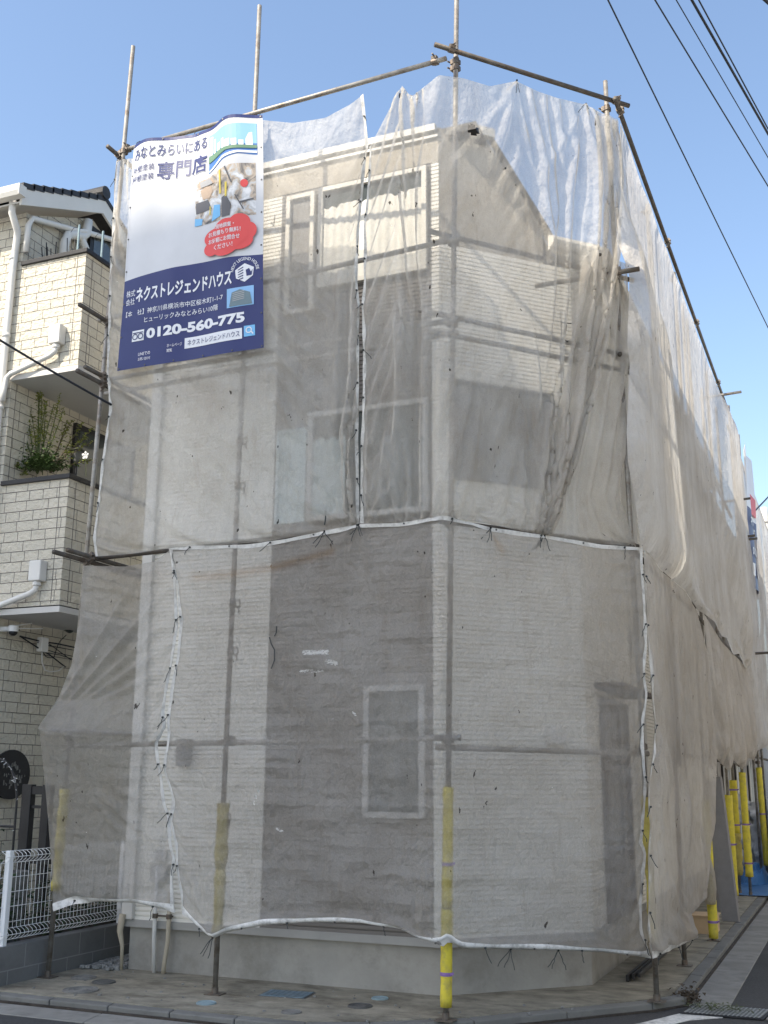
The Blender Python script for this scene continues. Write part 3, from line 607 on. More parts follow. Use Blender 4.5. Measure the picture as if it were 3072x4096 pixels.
# ------------------------------------------------------------------ scaffold poles and rails
GP, GR = 'scaffold standards round the sheeted house', 'scaffold ledgers tied to the standards'
def coupler(mb, p, ax=(0,0,1), s=1.0):
    p = np.array(p, float); ax = np.array(ax, float); ax /= np.linalg.norm(ax)
    o = np.cross(ax, [.3,.8,.2]); o /= np.linalg.norm(o); q = np.cross(ax, o)
    mb.tube([p-ax*.03*s, p+ax*.03*s], .033*s, 10); mb.obox(p+o*.036*s, o*.016*s, q*.028*s, ax*.026*s); mb.obox(p-q*.036*s, o*.02*s, q*.014*s, ax*.024*s)
    mb.tube([p+o*.05*s-q*.01, p+o*.062*s+q*.055*s], .008*s, 6)
def pole(base, top, label, sleeves=(), coup=(), tapes=(), plate=True, mat='galv', group=GP, wedge=()):
    base, top = np.array(base, float), np.array(top, float)
    t = thing('scaffold_pole', base, label, 'scaffold pole', group)
    def at(z): return lerp(base, top, (z-base[2])/(top[2]-base[2]))
    mb = MB(); mb.pipe(base+[0,0,.01], top); mb.tube([at(top[2]*.62), at(top[2]*.62+.03)], .027, 14); mb.build('pipe', M[mat], t, smooth=True)
    if plate:
        mb = MB(); mb.box(base[0]-.075,base[0]+.075,base[1]-.065,base[1]+.065,.002,.010); mb.tube([base+[0,0,.01],base+[0,0,.06]], .030, 12); mb.build('base_plate', M['coupler'], t)
    for z0, z1, r, m in sleeves:
        n = max(4, int((z1-z0)/.06)); zs = np.linspace(z0, z1, n)
        rs = [r*(1+rl.uniform(-.05,.05)) for _ in zs]
        if m == 'dirty_yellow': rs = [r*(1+rl.uniform(-.22,.22)) for _ in zs]
        mb = MB(); mb.tube([at(zs[0]+.001), *[at(z)+np.array([rl.uniform(-.002,.002),0,0]) for z in zs], at(zs[-1]-.001)], [.02,*rs,.02], 14); mb.build('foam_sleeve', M[m], t, smooth=True)
    for z, r in tapes:
        mb = MB(); mb.tube([at(z), at(z+.012), at(z+.028)], [r, r*1.03, r], 14); mb.obox(at(z+.014)+np.array([r*1.1,-r*.5,.004]), (.018,-.004,.008), (0,.004,0), (-.003,0,.008)); mb.build('tape_band', M['purple'], t)
    if len(coup):
        for z in coup:
            mb = MB(); coupler(mb, at(z)); mb.build('coupler', M['coupler'], t)
    for z in wedge:                       # rosette brackets along the inner standard
        mb = MB(); p = at(z); mb.tube([p-[0,0,.03],p+[0,0,.03]], .032, 12)
        mb.tube([p+[.03,0,.015],p+[.075,.0,.025],p+[.085,0,-.02],p+[.05,0,-.045],p+[.03,0,-.02]], .009, 6); mb.tube([p+[.07,0,-.03],p+[.072,0,-.10]], .008, 6)
        mb.build('bracket', M['coupler'], t)
    return t
P0b, P1b, P2b, P3b = (-7.21,9.03,0), (-5.349,8.97,0), (-3.148,8.80,0), (-1.754,10.279,0)
pole(P0b, (-6.935,8.99,9.96), 'weathered pole beside the stone house, leftmost to rise above the banner', [(.78,1.72,.043,'dirty_yellow')], [8.63,6.62,4.0,2.14])
pole(P1b, (-5.27,8.95,9.97), 'pole with torn dirty yellow padding behind the lower sheet and rising above the banner', [(.52,1.05,.05,'dirty_yellow'),(1.05,1.62,.055,'dirty_yellow')], [8.55,2.16], wedge=(1.5,3.0,3.45,3.0+1.6,5.05,6.3))
_t2 = Yp(1829,-260,8.97)
pole(P2b, _t2, 'corner pole with clean yellow padding at its foot and the highest top in the photo', [(.10,.83,.047,'yellow'),(.84,1.78,.043,'yellow')], [8.60,8.67,6.72,5.9,4.02,2.16], [(.33,.05),(1.16,.046)])
pole(P3b, (-1.83,10.26,8.98), 'short-topped pole with bare brown foot under the corner seam of the sheets', [(.48,1.7,.042,'dirty_yellow')], [8.66,6.75,5.9,4.0,2.14])
pole((-1.80,12.30,0), (-1.76,12.3,8.6), 'bare grey pole standing beside the kerb just behind the right lower sheet', (), [8.5,4.0])
pole((-1.74,14.30,0), (-1.74,14.3,8.6), 'pole in bright yellow padding tied with a sheet end beside the plywood box', [(.03,.46,.056,'yellow'),(.46,1.6,.05,'yellow')], [8.5,4.0], [(.20,.058)])
t = thing('sheet_wrap', (-1.74,14.3,.6), 'twisted end of grey mesh sheet wound round the yellow pole by the plywood box', 'sheet')
mb = MB(); mb.tube([(-1.74,14.22,.42),(-1.74,14.22,.47),(-1.73,14.22,.6),(-1.72,14.2,.78),(-1.75,14.19,1.0),(-1.80,14.2,1.3)], [.058,.062,.066,.05,.03,.012], 12); mb.build('cloth', M['net_side_low'], t, smooth=True)
pole((-1.95,18.9,0), (-1.95,18.9,8.5), 'yellow padded pole directly behind the leaning grey board', [(.10,1.62,.07,'yellow')], [2.1], [(.85,.072)])
pole((-1.99,20.25,0), (-1.99,20.25,8.5), 'yellow padded pole with pale grimy lower half standing on the blue sheet', [(.30,.98,.075,'dirty_yellow'),(.98,1.85,.066,'yellow')], [2.1], [(1.1,.07),(1.68,.07)])
pole((-1.80,20.0,0), (-1.83,20.0,8.5), 'slim bright yellow pole standing at the front edge of the blue sheet', [(.30,1.12,.063,'yellow'),(1.12,1.98,.056,'yellow')], [2.1], [(.5,.066),(1.12,.06)])
pole((-1.78,23.5,0), (-1.86,23.5,8.6), 'yellow padded pole at the rear corner of the white truck', [(.25,2.1,.056,'yellow')], [2.2], [(1.2,.06)])
pole((-1.90,31.0,0), (-1.92,31.0,8.8), 'farthest yellow padded pole seen above the white truck', [(.2,2.25,.06,'yellow')], [2.4], [(.9,.066),(2.0,.066)])
for (y, zt, lab) in ((22.4,9.3,'far pole top nearest of those above the right hand net'),(24.5,9.3,'far pole top second of those above the right hand net'),(27.5,9.3,'far pole top third of those above the right hand net'),(34.0,9.2,'farthest bare pole top over the distant net')):
    pole((-1.80,y,.0), (-1.80,y,zt), lab, (), (), plate=False)
for (y, zt, lab) in ((13.4,8.75,'pole end sticking up near the front of the right roof rail'),(16.4,9.05,'paired pole end halfway along the right roof rail'),(16.9,9.0,'second pole end just behind the paired one on the right roof rail'),(19.4,9.0,'pole end far along the right roof rail')):
    pole((-1.90,y,2.0), (-1.90,y,zt), lab, (), (), plate=False)

def rail(p, q, label, mat='galv', group=GR, coup=(), r=.0243):
    p, q = np.array(p, float), np.array(q, float)
    mb = MB(); mb.pipe(p, q, r)
    o = tag(mb.build('scaffold_rail', M[mat], smooth=True), label, 'scaffold rail', group)
    if len(coup):
        for t in coup:
            mb = MB(); coupler(mb, lerp(p, q, t), q-p); mb.build('coupler', M['coupler'], o)
    return o
def fy(x, o=0): return 8.97+(-5.349-x)*.061+o      # line of the front standards
yo = -.052
rail((-7.02,fy(-7.02,yo),8.66), (-3.07,fy(-3.07,yo-.02),8.585), 'bright top rail across the front above the banner and sheets', coup=(.02,.97))
rail((-7.25,fy(-7.2,.05),6.70), (-3.0,fy(-3.1,.05),6.74), 'third floor rail across the front seen dimly through the sheet', coup=(.97,))
rail((-7.1,fy(-7.1,.05),5.99), (-3.02,fy(-3.1,.05),5.93), 'upper of two close rails across the front below the third floor window')
rail((-7.1,fy(-7.1,.05),5.83), (-3.02,fy(-3.1,.05),5.80), 'lower of two close rails across the front below the third floor window')
rail((-7.2,fy(-7.2,.05),4.03), (-3.05,fy(-3.1,.05),4.06), 'front rail behind the joint of upper and lower sheets', 'old_pipe')
rail((-7.16,fy(-7.2,.05),2.14), (-3.02,fy(-3.1,.02),2.18), 'waist high front rail across the dark ground floor wall', coup=(.45,))
def cline(s, o, z): d = np.array([1.399,1.479])/2.036; n = np.array([.727,-.687]); return np.array([*(np.array([-3.148,8.80])+d*s+n*o), z])
rail(cline(-.08,.05,8.73), cline(2.18,.05,8.69), 'dark top rail across the cut corner with its cut end overhanging', 'old_pipe', coup=(.08,.93))
rail(cline(-.1,-.05,6.80), cline(2.2,-.05,6.76), 'third floor rail across the cut corner below the slanted gable', 'old_pipe')
rail(cline(-.2,-.05,5.99), cline(2.15,-.05,5.93), 'upper of two close rails across the cut corner')
rail(cline(-.1,-.05,5.81), cline(2.1,-.05,5.76), 'lower of two close rails across the cut corner')
rail(cline(-.05,-.05,4.04), cline(2.1,-.05,4.0), 'cut corner rail behind the joint of upper and lower sheets', 'old_pipe')
rail(cline(-.05,-.05,2.10), cline(2.1,-.05,2.08), 'waist high rail across the white wall of the cut corner')
rail((-1.72,10.15,8.68), (-1.68,21.3,8.64), 'long dark roof rail running back along the right side', 'old_pipe', coup=(.02,.3,.55,.8))
for z, o, lab in ((6.7,0,'right side rail at third floor behind the net'),(5.9,.0,'right side rail at mid height behind the net'),(3.98,0,'right side rail behind the joint of the right nets')):
    rail((-1.80,10.2,z), (-1.80,21.3,z), lab, 'old_pipe')
rail((-1.84,13.6,2.13), (-1.84,20.9,2.13), 'dark rail above the yellow poles on the right side', 'old_pipe')
rail((-1.84,21.0,2.30), (-1.84,34,2.30), 'far low rail above the white truck', 'old_pipe')
rail((-1.78,21.6,8.62), (-1.74,36,8.6), 'far roof rail over the distant net', 'old_pipe')
# ledgers that stick out towards the street on the left side
YP = [((430,585),(.9),'lone pipe end sticking out beside the top corner of the banner'),((318,1218),.9,'lone pipe end sticking out across the cream balcony wall'),((308,1482),.9,'lower of the two pipe ends under the third floor balcony'),
      ((340,1467),.9,'upper of the two pipe ends under the third floor balcony'),((215,2207),.9,'longer of the two pipe ends above the lower left sheet'),((270,2200),.9,'shorter of the two pipe ends above the lower left sheet')]
for k, ((u, v), L, lab) in enumerate(YP):
    p = Xp(u, v, -7.03 if k != 4 else -7.08); rail(p, (p[0], 9.8+.2*k, p[2]), lab, 'old_pipe', 'ledger ends left of the sheeted house', coup=((8.98-p[1])/(9.8+.2*k-p[1]),))
p = Xp(200,2918,-7.05); rail(p, (p[0],10.4,p[2]), 'pipe end poking the lower left sheet outwards', 'galv', 'ledger ends left of the sheeted house')
# transoms sticking out towards the road on the right side
for k, (u0, v0, u1, v1, y, lab) in enumerate(((2868,1583,2966,1567,19.1,'pale pipe sticking out high over the right street'),(2937,2002,3002,1993,22.0,'dark pipe sticking out beside the distant banner top'),(2945,2152,3020,2142,22.0,'upper of two close pipes crossing the distant banner'),(2945,2163,3030,2153,22.1,'lower of two close pipes crossing the distant banner'),(2955,2617,3090,2610,22.0,'long pipe sticking out low below the distant banner'),(3000,2088,3034,2080,30.,'small pipe end near the utility pole top'),(2825,1847,2838,1845,17.6,'pipe stub poking through the right net'))):
    p, q = Yp(u0, v0, y), Yp(u1, v1, y); p = p-(q-p)/np.linalg.norm(q-p)*.3
    rail(p, q, lab, 'galv' if k in (0,5,6) else 'old_pipe', 'pipes sticking out over the street')
p = Rp(2500,1085); rail((p[0]-.9,p[1],p[2]), (p[0]+.14,p[1],p[2]), 'dark pipe end in the gap of the right corner sheets', 'old_pipe', coup=(.8,))

# ------------------------------------------------------------------ mesh sheets: small cloth solver on a grid
def resample(L, n, end=None):
    """points of a polyline [(t, p)] at n even parameters"""
    ts = np.array([a for a, _ in L]); ps = np.array([p for _, p in L]); x = np.linspace(0, 1, n)
    return np.stack([np.interp(x, ts, ps[:,k]) for k in range(3)], 1)
def by_len(P):
    P = [np.array(p, float) for p in P]; d = [0]
    for a, b in zip(P, P[1:]): d.append(d[-1]+np.linalg.norm(b-a))
    return [(x/d[-1], p) for x, p in zip(d, P)]
def coons(T, B, Lf, Rt):
    nu, nv = len(T), len(Lf); u = np.linspace(0,1,nu)[None,:,None]; v = np.linspace(0,1,nv)[:,None,None]
    return ((1-v)*T[None]+v*B[None]+(1-u)*Lf[:,None]+u*Rt[:,None]
            -((1-u)*(1-v)*T[0]+u*(1-v)*T[-1]+(1-u)*v*B[0]+u*v*B[-1]))
def smooth_noise(ny, nx, cy, cx, rs):
    a = rs.randn(cy+3, cx+3); yy = np.linspace(0, cy, ny); xx = np.linspace(0, cx, nx)
    def w(t): return t*t*(3-2*t)
    iy = yy.astype(int); ix = xx.astype(int); fy_ = w(yy-iy)[:,None]; fx = w(xx-ix)[None]
    g = lambda j, i: a[np.ix_(iy+j, ix+i)]
    return (g(0,0)*(1-fx)+g(0,1)*fx)*(1-fy_)+(g(1,0)*(1-fx)+g(1,1)*fx)*fy_
def drape(G, normal, slack_u, slack_v, wrest=None, steps=110, iters=5, seed=1, amp=.02, inward=.03, pins=None, lim=.25, wind=.0, tmax=.03):
    nv, nu = G.shape[:2]; rs = np.random.RandomState(seed)
    N_ = np.broadcast_to(np.array(normal, float), G.shape) if np.ndim(normal) == 1 else normal
    X = G.copy(); base = G.copy()
    w = np.ones((nv, nu, 1)); w[0] = 0; w[-1] = 0; w[:,0] = 0; w[:,-1] = 0
    if pins is not None: w *= pins
    nz = (smooth_noise(nv, nu, max(2,nv//22), max(2,nu//9), rs)+.6*smooth_noise(nv, nu, max(2,nv//9), max(2,nu//4), rs))[...,None]
    X = X+N_*nz*amp*(w > 0); V = np.zeros_like(X)
    ru = np.linalg.norm(np.diff(G, axis=1), axis=2, keepdims=True)*(1+slack_u)
    if wrest is not None: ru = np.maximum(ru, wrest/(nu-1))
    rv = np.linalg.norm(np.diff(G, axis=0), axis=2, keepdims=True)*(1+slack_v)
    ru2 = ru[:,:-1]+ru[:,1:]; rv2 = rv[:-1]+rv[1:]
    rdA = rdB = np.sqrt(((ru[:-1]+ru[1:])/2)**2+((rv[:,:-1]+rv[:,1:])/2)**2)
    if wrest is None:
        rdA = np.linalg.norm(G[1:,1:]-G[:-1,:-1], axis=2, keepdims=True)*(1+max(slack_u, slack_v)); rdB = np.linalg.norm(G[1:,:-1]-G[:-1,1:], axis=2, keepdims=True)*(1+max(slack_u, slack_v))
    def con(A, B, wa, wb, r, k):
        d = B-A; L = np.sqrt((d*d).sum(2, keepdims=True))+1e-9; c = d*((L-r)/L*k/(wa+wb+1e-6)); A += c*wa; B -= c*wb
    dt = .03; gv = np.array([0,0,-9.8])*dt*dt
    wz = smooth_noise(nv, nu, 2, 3, rs)[...,None]
    for st in range(steps):
        old = X.copy(); X = X+V*.9+(gv*.06+N_*wz*wind*dt*dt)*w
        for it in range(iters):
            for s_ in (0,1):
                con(X[:,s_:nu-1:2], X[:,s_+1:nu:2], w[:,s_:nu-1:2], w[:,s_+1:nu:2], ru[:,s_::2], .95)
                con(X[s_:nv-1:2], X[s_+1:nv:2], w[s_:nv-1:2], w[s_+1:nv:2], rv[s_::2], .95)
            if it % 2 == 0:
                for s_ in (0,1):
                    a = slice(s_, nv-1, 2); b = slice(s_+1, nv, 2)
                    con(X[a,:-1], X[b,1:], w[a,:-1], w[b,1:], rdA[a], .25); con(X[a,1:], X[b,:-1], w[a,1:], w[b,:-1], rdB[a], .25)
                for s_ in (0,1):
                    a = slice(s_, nu-2, 4); 
                    for q in (0, 1):
                        i0 = np.arange(s_*2+q, nu-2, 4)
                        A, B = X[:,i0], X[:,i0+2]; con(A, B, w[:,i0], w[:,i0+2], ru2[:,i0], .10); X[:,i0] = A; X[:,i0+2] = B
                        j0 = np.arange(s_*2+q, nv-2, 4)
                        A, B = X[j0], X[j0+2]; con(A, B, w[j0], w[j0+2], rv2[j0], .10); X[j0] = A; X[j0+2] = B
            D = X-base; dd = (D*N_).sum(2, keepdims=True); tg = D-dd*N_; tn = np.sqrt((tg*tg).sum(2, keepdims=True))+1e-9
            X = np.where(w > 0, base+N_*np.clip(dd, -inward, lim)+tg*np.minimum(1, tmax/tn), X)
        V = X-old
    return X
def strip_along(P, nrm, wdt, inset, off=.006):
    """webbing ribbon that follows an edge P; inset = direction into the sheet"""
    P = np.array(P); n = len(P); G = np.zeros((5, n, 3)); N_ = np.broadcast_to(np.array(nrm, float), (n,3)) if np.ndim(nrm) == 1 else nrm
    I = np.array(inset); I = np.broadcast_to(I, (n,3)); ph = rl.uniform(0,6)
    for i in range(n):
        I_ = I[i]/np.linalg.norm(I[i]); tw = .005*math.sin(i*.5+ph)+.003*math.sin(i*1.3)
        for k in range(5): G[k,i] = P[i]+I_*wdt*(k/4-.12)+N_[i]*(off+tw*(k/4))
    return G
def tie(mb, p, n, L=.12, k=2):
    p = np.array(p, float)
    for j in range(k):
        d = np.array([rl.uniform(-.7,.7), rl.uniform(-.7,.1), -1]); P = [p]
        for s_ in range(5): P.append(P[-1]+d/np.linalg.norm(d)*L/5+np.array([rl.uniform(-.008,.008),-.003,rl.uniform(-.006,.006)]))
        mb.tube(P, .0035, 5)
    mb.obox(p+np.array(n)*.004, (.007,0,.002), (0,.005,0), (-.002,0,.007))
def eyelet(mb, p, n): mb.tube([np.array(p)+np.array(n)*.002, np.array(p)+np.array(n)*.007], .009, 10)
nF = np.array([-.061,-1,0]); nF /= np.linalg.norm(nF); nC = np.array([.732,-.681,0]); nR = np.array([1.,0,0])
GS = 'grey mesh sheets hung on the scaffold'
SHEETS = {}
def sheet(label, T, B, Lf, Rt, nu, nv, normal, mat, su=.006, sv=.004, wrest=None, hems='', seed=1, amp=.02, lim=.2, inward=.025, ties=(), ridges=(), holes=(), marks=None, steps=110, blend=None, wind=0., iters=5):
    Tn, Bn, Ln, Rn = (resample(L if isinstance(L[0], tuple) and len(L[0]) == 2 and np.ndim(L[0][1]) == 1 else by_len(L), n) for L, n in ((T,nu),(B,nu),(Lf,nv),(Rt,nv)))
    G = coons(Tn, Bn, Ln, Rn)
    if blend is not None:
        N_ = np.zeros_like(G); N_[:] = blend(G); N_ /= np.linalg.norm(N_, axis=2, keepdims=True)
    else: N_ = np.broadcast_to(np.array(normal, float), G.shape)
    X = drape(G, N_, su, sv, wrest, seed=seed, amp=amp, lim=lim, inward=inward, steps=steps, wind=wind, iters=iters)
    for A, B, w0, hgt in ridges:           # tension folds running from a tie
        A, B = np.array(A, float), np.array(B, float); d = B-A; L2 = d.dot(d); v = G-A; t = np.clip((v*d).sum(2)/L2, 0, 1)
        q = np.linalg.norm(v-t[...,None]*d, axis=2); wd = w0*(.35+.9*t); e = np.sin(np.pi*np.clip(t*.92+.04, 0, 1))**.7*(t > 0)*(t < 1)
        edge_ = np.ones(G.shape[:2]); edge_[0] = edge_[-1] = 0; edge_[:,0] = edge_[:,-1] = 0
        X = X+N_*((hgt*e*np.exp(-(q/wd)**2)*edge_)[...,None])
    mb_ = MB().grid(X)
    for p, r in holes:                     # worn holes
        mb_.f = [f for f in mb_.f if np.linalg.norm(np.mean([mb_.v[i] for i in f], axis=0)-np.array(p)-nC*.03) > r]; mb_.mi = [0]*len(mb_.f)
    o = tag(mb_.build('mesh_sheet', M[mat], smooth=True, fix=False), label, 'sheet', GS)
    def cord(p, n, L):
        c = MB(); tie(c, p, n, L, 1); c.build('tie_cord', M['cord'], o)
    for h in hems:
        R4 = {'b': X[-1:-6:-1], 't': X[0:5], 'l': X[:,0:5].transpose(1,0,2), 'r': X[:,-1:-6:-1].transpose(1,0,2)}[h]
        NN = {'b': N_[-1], 't': N_[0], 'l': N_[:,0], 'r': N_[:,-1]}[h]
        wd = {'b': .075, 't': .036}.get(h, .032)
        bl = by_len(list(R4[0])); n = max(20, int(np.linalg.norm(np.diff(R4[0],axis=0),axis=1).sum()/.05)); ts = np.array([a for a, _ in bl]); x = np.linspace(0,1,n)
        cols = [np.stack([np.interp(x, ts, R4[q][:,k]) for k in range(3)], 1) for q in range(5)]
        NI = np.stack([np.interp(x, ts, NN[:,k]) for k in range(3)], 1)
        Gh = np.zeros((6, n, 3)); ph = rl.uniform(0,6)
        for i in range(n):
            cum = [0]
            for q in range(4): cum.append(cum[-1]+np.linalg.norm(cols[q+1][i]-cols[q][i]))
            d0 = (cols[0][i]-cols[1][i])/(np.linalg.norm(cols[0][i]-cols[1][i])+1e-9); w_ = wd*(1+.12*math.sin(i*.37+ph))
            for k in range(6):
                sx = w_*(k/5-.1)
                p = cols[0][i]-d0*sx if sx < 0 else np.array([np.interp(sx, cum, [cols[q][i][m_] for q in range(5)]) for m_ in range(3)])
                Gh[k,i] = p+NI[i]*(.009+.003*math.sin(i*.9+ph+k*.5))
        hh = MB().grid(Gh).build('hem', M['hem'] if h == 'b' else M['hem_grey'], o, smooth=True, fix=False)
        for k in range(5, n-3, 9):
            e_ = MB(); q = Gh[2,k]; eyelet(e_, q, NI[k]); e_.build('eyelet', M['eyelet'], hh)
            if h in 'lr' or k % 18 == 5: cord(q+NI[k]*.008, NI[k], rl.uniform(.05,.14))
    for p, n in ties:
        for q in range(3): cord(np.array(p)+np.array(n)*.01, n, .16)
    if marks:
        for nm, L in marks.items():
            A = np.zeros(X.shape[:2])
            for P, w_ in L:
                P = [np.array(p) for p in P]
                for a_, b_ in zip(P, P[1:]):
                    d = b_-a_; t = np.clip(((G-a_)*d).sum(2)/d.dot(d), 0, 1); A = np.maximum(A, np.exp(-(np.linalg.norm(G-a_-t[...,None]*d, axis=2)/w_)**2))
            at = o.data.attributes.new(nm, 'FLOAT', 'POINT'); at.data.foreach_set('value', A.astype(np.float32).ravel())
    return o
def FL(*q, off=0): return [Fp(u, v, off) for u, v in q]
def CL(*q, off=0): return [Cp(u, v, off) for u, v in q]
def RL(*q, off=0): return [Rp(u, v, off) for u, v in q]
def tl(ts, P): return list(zip(ts, P))
def fan(P, A, ends, w=.035, h=.03): return [(P(*A), P(*e), w, h*(1 if i % 2 == 0 else .7)) for i, e in enumerate(ends)]
RN1 = fan(Fp, (1438,2094), ((1345,1450),(1300,1650),(1385,1500),(1240,1850),(1190,1980),(1395,1700)), .04, .045)+fan(Fp, (385,2226), ((520,1900),(600,2050)), .04, .02)+fan(Fp, (1062,1395), ((1250,1900),(1180,1750)), .04, .02)+fan(Fp, (430,1500), ((640,1640),(700,1720)), .04, .02)
RN2 = fan(Fp, (1444,2094), ((1560,1560),(1630,1680),(1700,1850),(1530,1400),(1740,1990)), .03, .03)+fan(Cp, (2188,2140), ((2060,1500),(2010,1700),(1960,1900),(2130,1400),(2250,1450),(2310,1500),(2200,1600)), .03, .04)+fan(Cp, (2065,324), ((1960,700),(2000,760),(2060,900),(2140,800),(1900,560)), .04, .045)+fan(Cp, (2341,418), ((2160,700),(2230,900),(2330,1000),(2370,800)), .04, .045)+fan(Fp, (1608,342), ((1530,560),(1590,700),(1650,640)), .035, .03)
RL2 = fan(Fp, (1437,2100), ((1400,2240),(1490,2260),(1330,2190)), .035, .03)+fan(Cp, (2175,2144), ((2090,2230),(2180,2270),(2270,2240)), .035, .03)+fan(Fp, (1772,2068), ((1500,2170),(1600,2210),(1700,2290)), .03, .025)+fan(Cp, (1850,2085), ((2000,2180),(1920,2230)), .03, .025)+fan(Fp, (854,3752), ((745,3420),(800,3300),(940,3500),(1040,3560)), .04, .03)+fan(Fp, (1765,3780), ((1450,3600),(1350,3640),(1600,3560)), .04, .03)+fan(Fp, (680,2190), ((760,2330),(820,2240)), .03, .03)+fan(Cp, (2595,3828), ((2300,3650),(2430,3500),(2200,3720)), .04, .02)+fan(Cp, (2566,2196), ((2400,2300),(2480,2450)), .04, .02)
RL1 = fan(Fp, (175,2915), ((690,2330),(705,2450),(680,2570),(560,2290),(640,2680)), .035, .06)+fan(Fp, (180,2960), ((660,3250),(685,3400),(560,3300),(640,3480)), .045, .04)
MK2 = dict(stain=[(FL((778,2304),(926,2290),(1092,2265),(1157,2247),(1330,2200)), .035), (CL((1975,2150),(2010,2200)), .03)],
           paint=[(FL((1215,2597),(1310,2594)), .045), (FL((1310,2630),(1345,2640)), .045), (FL((1200,2672),(1290,2668)), .03), (FL((1410,2830),(1425,2845)), .03), (FL((1036,3145),(1020,3200)), .03), (FL((1105,3300),(1130,3310)), .03), (FL((1110,2437),(1140,2430)), .02), (CL((1660,2470),(1700,2460)), .02)])
# front, upper left of the seam
sheet('upper front mesh sheet left of the tall laced seam, hanging behind the banner',
      tl((0,.28,.62,.72,.83,.93,1), FL((470,640),(600,625),(1050,480),(1170,492),(1300,472),(1400,418),(1454,378))),
      tl((0,.12,.25,.55,.76,.82,.9,1), FL((385,2226),(520,2216),(660,2196),(1050,2168),(1300,2125),(1375,2108),(1410,2100),(1438,2094))),
      FL((470,640),(444,1024),(430,1483),(441,1631),(425,1750),(409,1852),(395,2000),(376,2150),(385,2226)),
      FL((1454,378),(1475,590),(1466,620),(1450,793),(1440,889),(1432,1034),(1430,1130),(1440,1217),(1436,1330),(1437,1450),(1435,1655),(1433,1760),(1436,1911),(1438,2094)),
      104, 176, nF, 'net', .004, .006, wrest=2.62, hems='lr', seed=3, amp=.02, lim=.07, ridges=RN1)
# front right of the seam, wrapping round the corner pole to the gathered edge
def wrapN(G):
    s_ = np.clip((G[...,0]+3.15)/.25+.5, 0, 1)[...,None]; return nF*(1-s_)+nC*s_
sheet('upper corner mesh sheet right of the laced seam, gathered at its lower right',
      tl((0,.035,.10,.19,.28,.315,.37,.45,.52,.60,.68,.78,.84,.88,.94,1), FL((1478,592),(1535,480),(1608,342),(1645,388),(1700,345),(1755,300))+[Cp(1850,312)]+CL((1960,345),(2065,324),(2150,365),(2230,392),(2341,418),(2385,440),(2410,455),(2445,475),(2472,484))),
      tl((0,.12,.315,.42,.55,.62,.75,1), FL((1444,2094),(1600,2090),(1772,2064))+CL((1900,2086),(2080,2122),(2140,2134),(2165,2140),(2192,2143))),
      FL((1478,592),(1482,602),(1470,790),(1458,900),(1458,1040),(1458,1130),(1449,1217),(1453,1330),(1455,1450),(1452,1655),(1446,1760),(1445,1911),(1444,2094)),
      CL((2472,484),(2478,700),(2460,1000),(2437,1250),(2398,1424),(2341,1678),(2273,1904),(2205,2118),(2192,2143)),
      140, 176, None, 'net', .004, .005, wrest=4.08, hems='l', seed=8, amp=.03, lim=.20, blend=wrapN, ridges=RN2, holes=((Cp(1888,524),.055),(Cp(2096,440),.035),(Cp(2012,680),.02)), ties=((Cp(2175,2140),nC),(Cp(2341,418),nC),(Cp(2065,324),nC)))
N2o = bpy.context.scene.objects[-1] if False else [o for o in COL.objects if o.get('label', '').startswith('upper corner mesh sheet')][0]
# its right hand edge is folded back on itself in a long strip down to the knot
ou = resample(by_len(CL((2474,486),(2480,700),(2462,1000),(2439,1250),(2400,1424),(2343,1678),(2275,1904),(2207,2118),(2192,2143),off=.02)), 60)
inn = resample(by_len(CL((2392,462),(2418,700),(2404,1000),(2366,1250),(2322,1424),(2283,1678),(2236,1904),(2196,2118),(2190,2143),off=.035)), 60)
Gs = np.stack([lerp(ou, inn, k/7)+nC*(.035*math.sin(math.pi*k/7)+.012*math.sin(k*1.9)) for k in range(8)], 0)
for k in range(8): Gs[k] += nC*(.012*np.sin(np.linspace(0, 9, 60)+k*.6))[:,None]
MB().grid(Gs).build('folded_edge', M['net'], N2o, smooth=True, fix=False)
for P in (FL((1107,2505),(1105,2530),(1098,2545),off=.015), FL((1078,2548),(1085,2575),(1098,2600),(1098,2640),(1085,2675),off=.015), FL((1303,2040),(1302,2075),(1298,2100),off=.015)):
    m = MB(); m.tube(P, .0055, 5); m.build('loose_thread', M['cord'], [o for o in COL.objects if o.get('label', '').startswith('upper front mesh')][0])
for P in (CL((2243,1245),(2246,1330),(2241,1440),(2247,1520),(2243,1570),off=.02), CL((2243,1290),(2290,1294),off=.02), CL((2247,1355),(2262,1362),(2285,1375),off=.02), CL((2060,740),(2085,742),off=.02), FL((1100,860),(1095,905),(1085,890),off=.02)):
    m = MB(); m.tube(P, .0045, 5); m.build('loose_thread', M['cord'], N2o)
# sheet in the gap behind the gathered edge
sheet('mesh sheet filling the gap between the gathered edge and the corner pole',
      CL((2330,1010),(2420,1025),(2500,1052),off=-.07), CL((2170,2150),(2300,2168),(2470,2180),(2545,2188),off=-.07),
      CL((2330,1010),(2280,1400),(2210,1800),(2170,2150),off=-.07),
      CL((2500,1052),(2505,1200),(2508,1361),(2515,1440),(2500,1730),(2488,1900),(2480,2000),(2545,2188),off=-.07),
      52, 84, nC, 'net', .02, .01, wrest=1.15, hems='', seed=5, amp=.03, lim=.06)
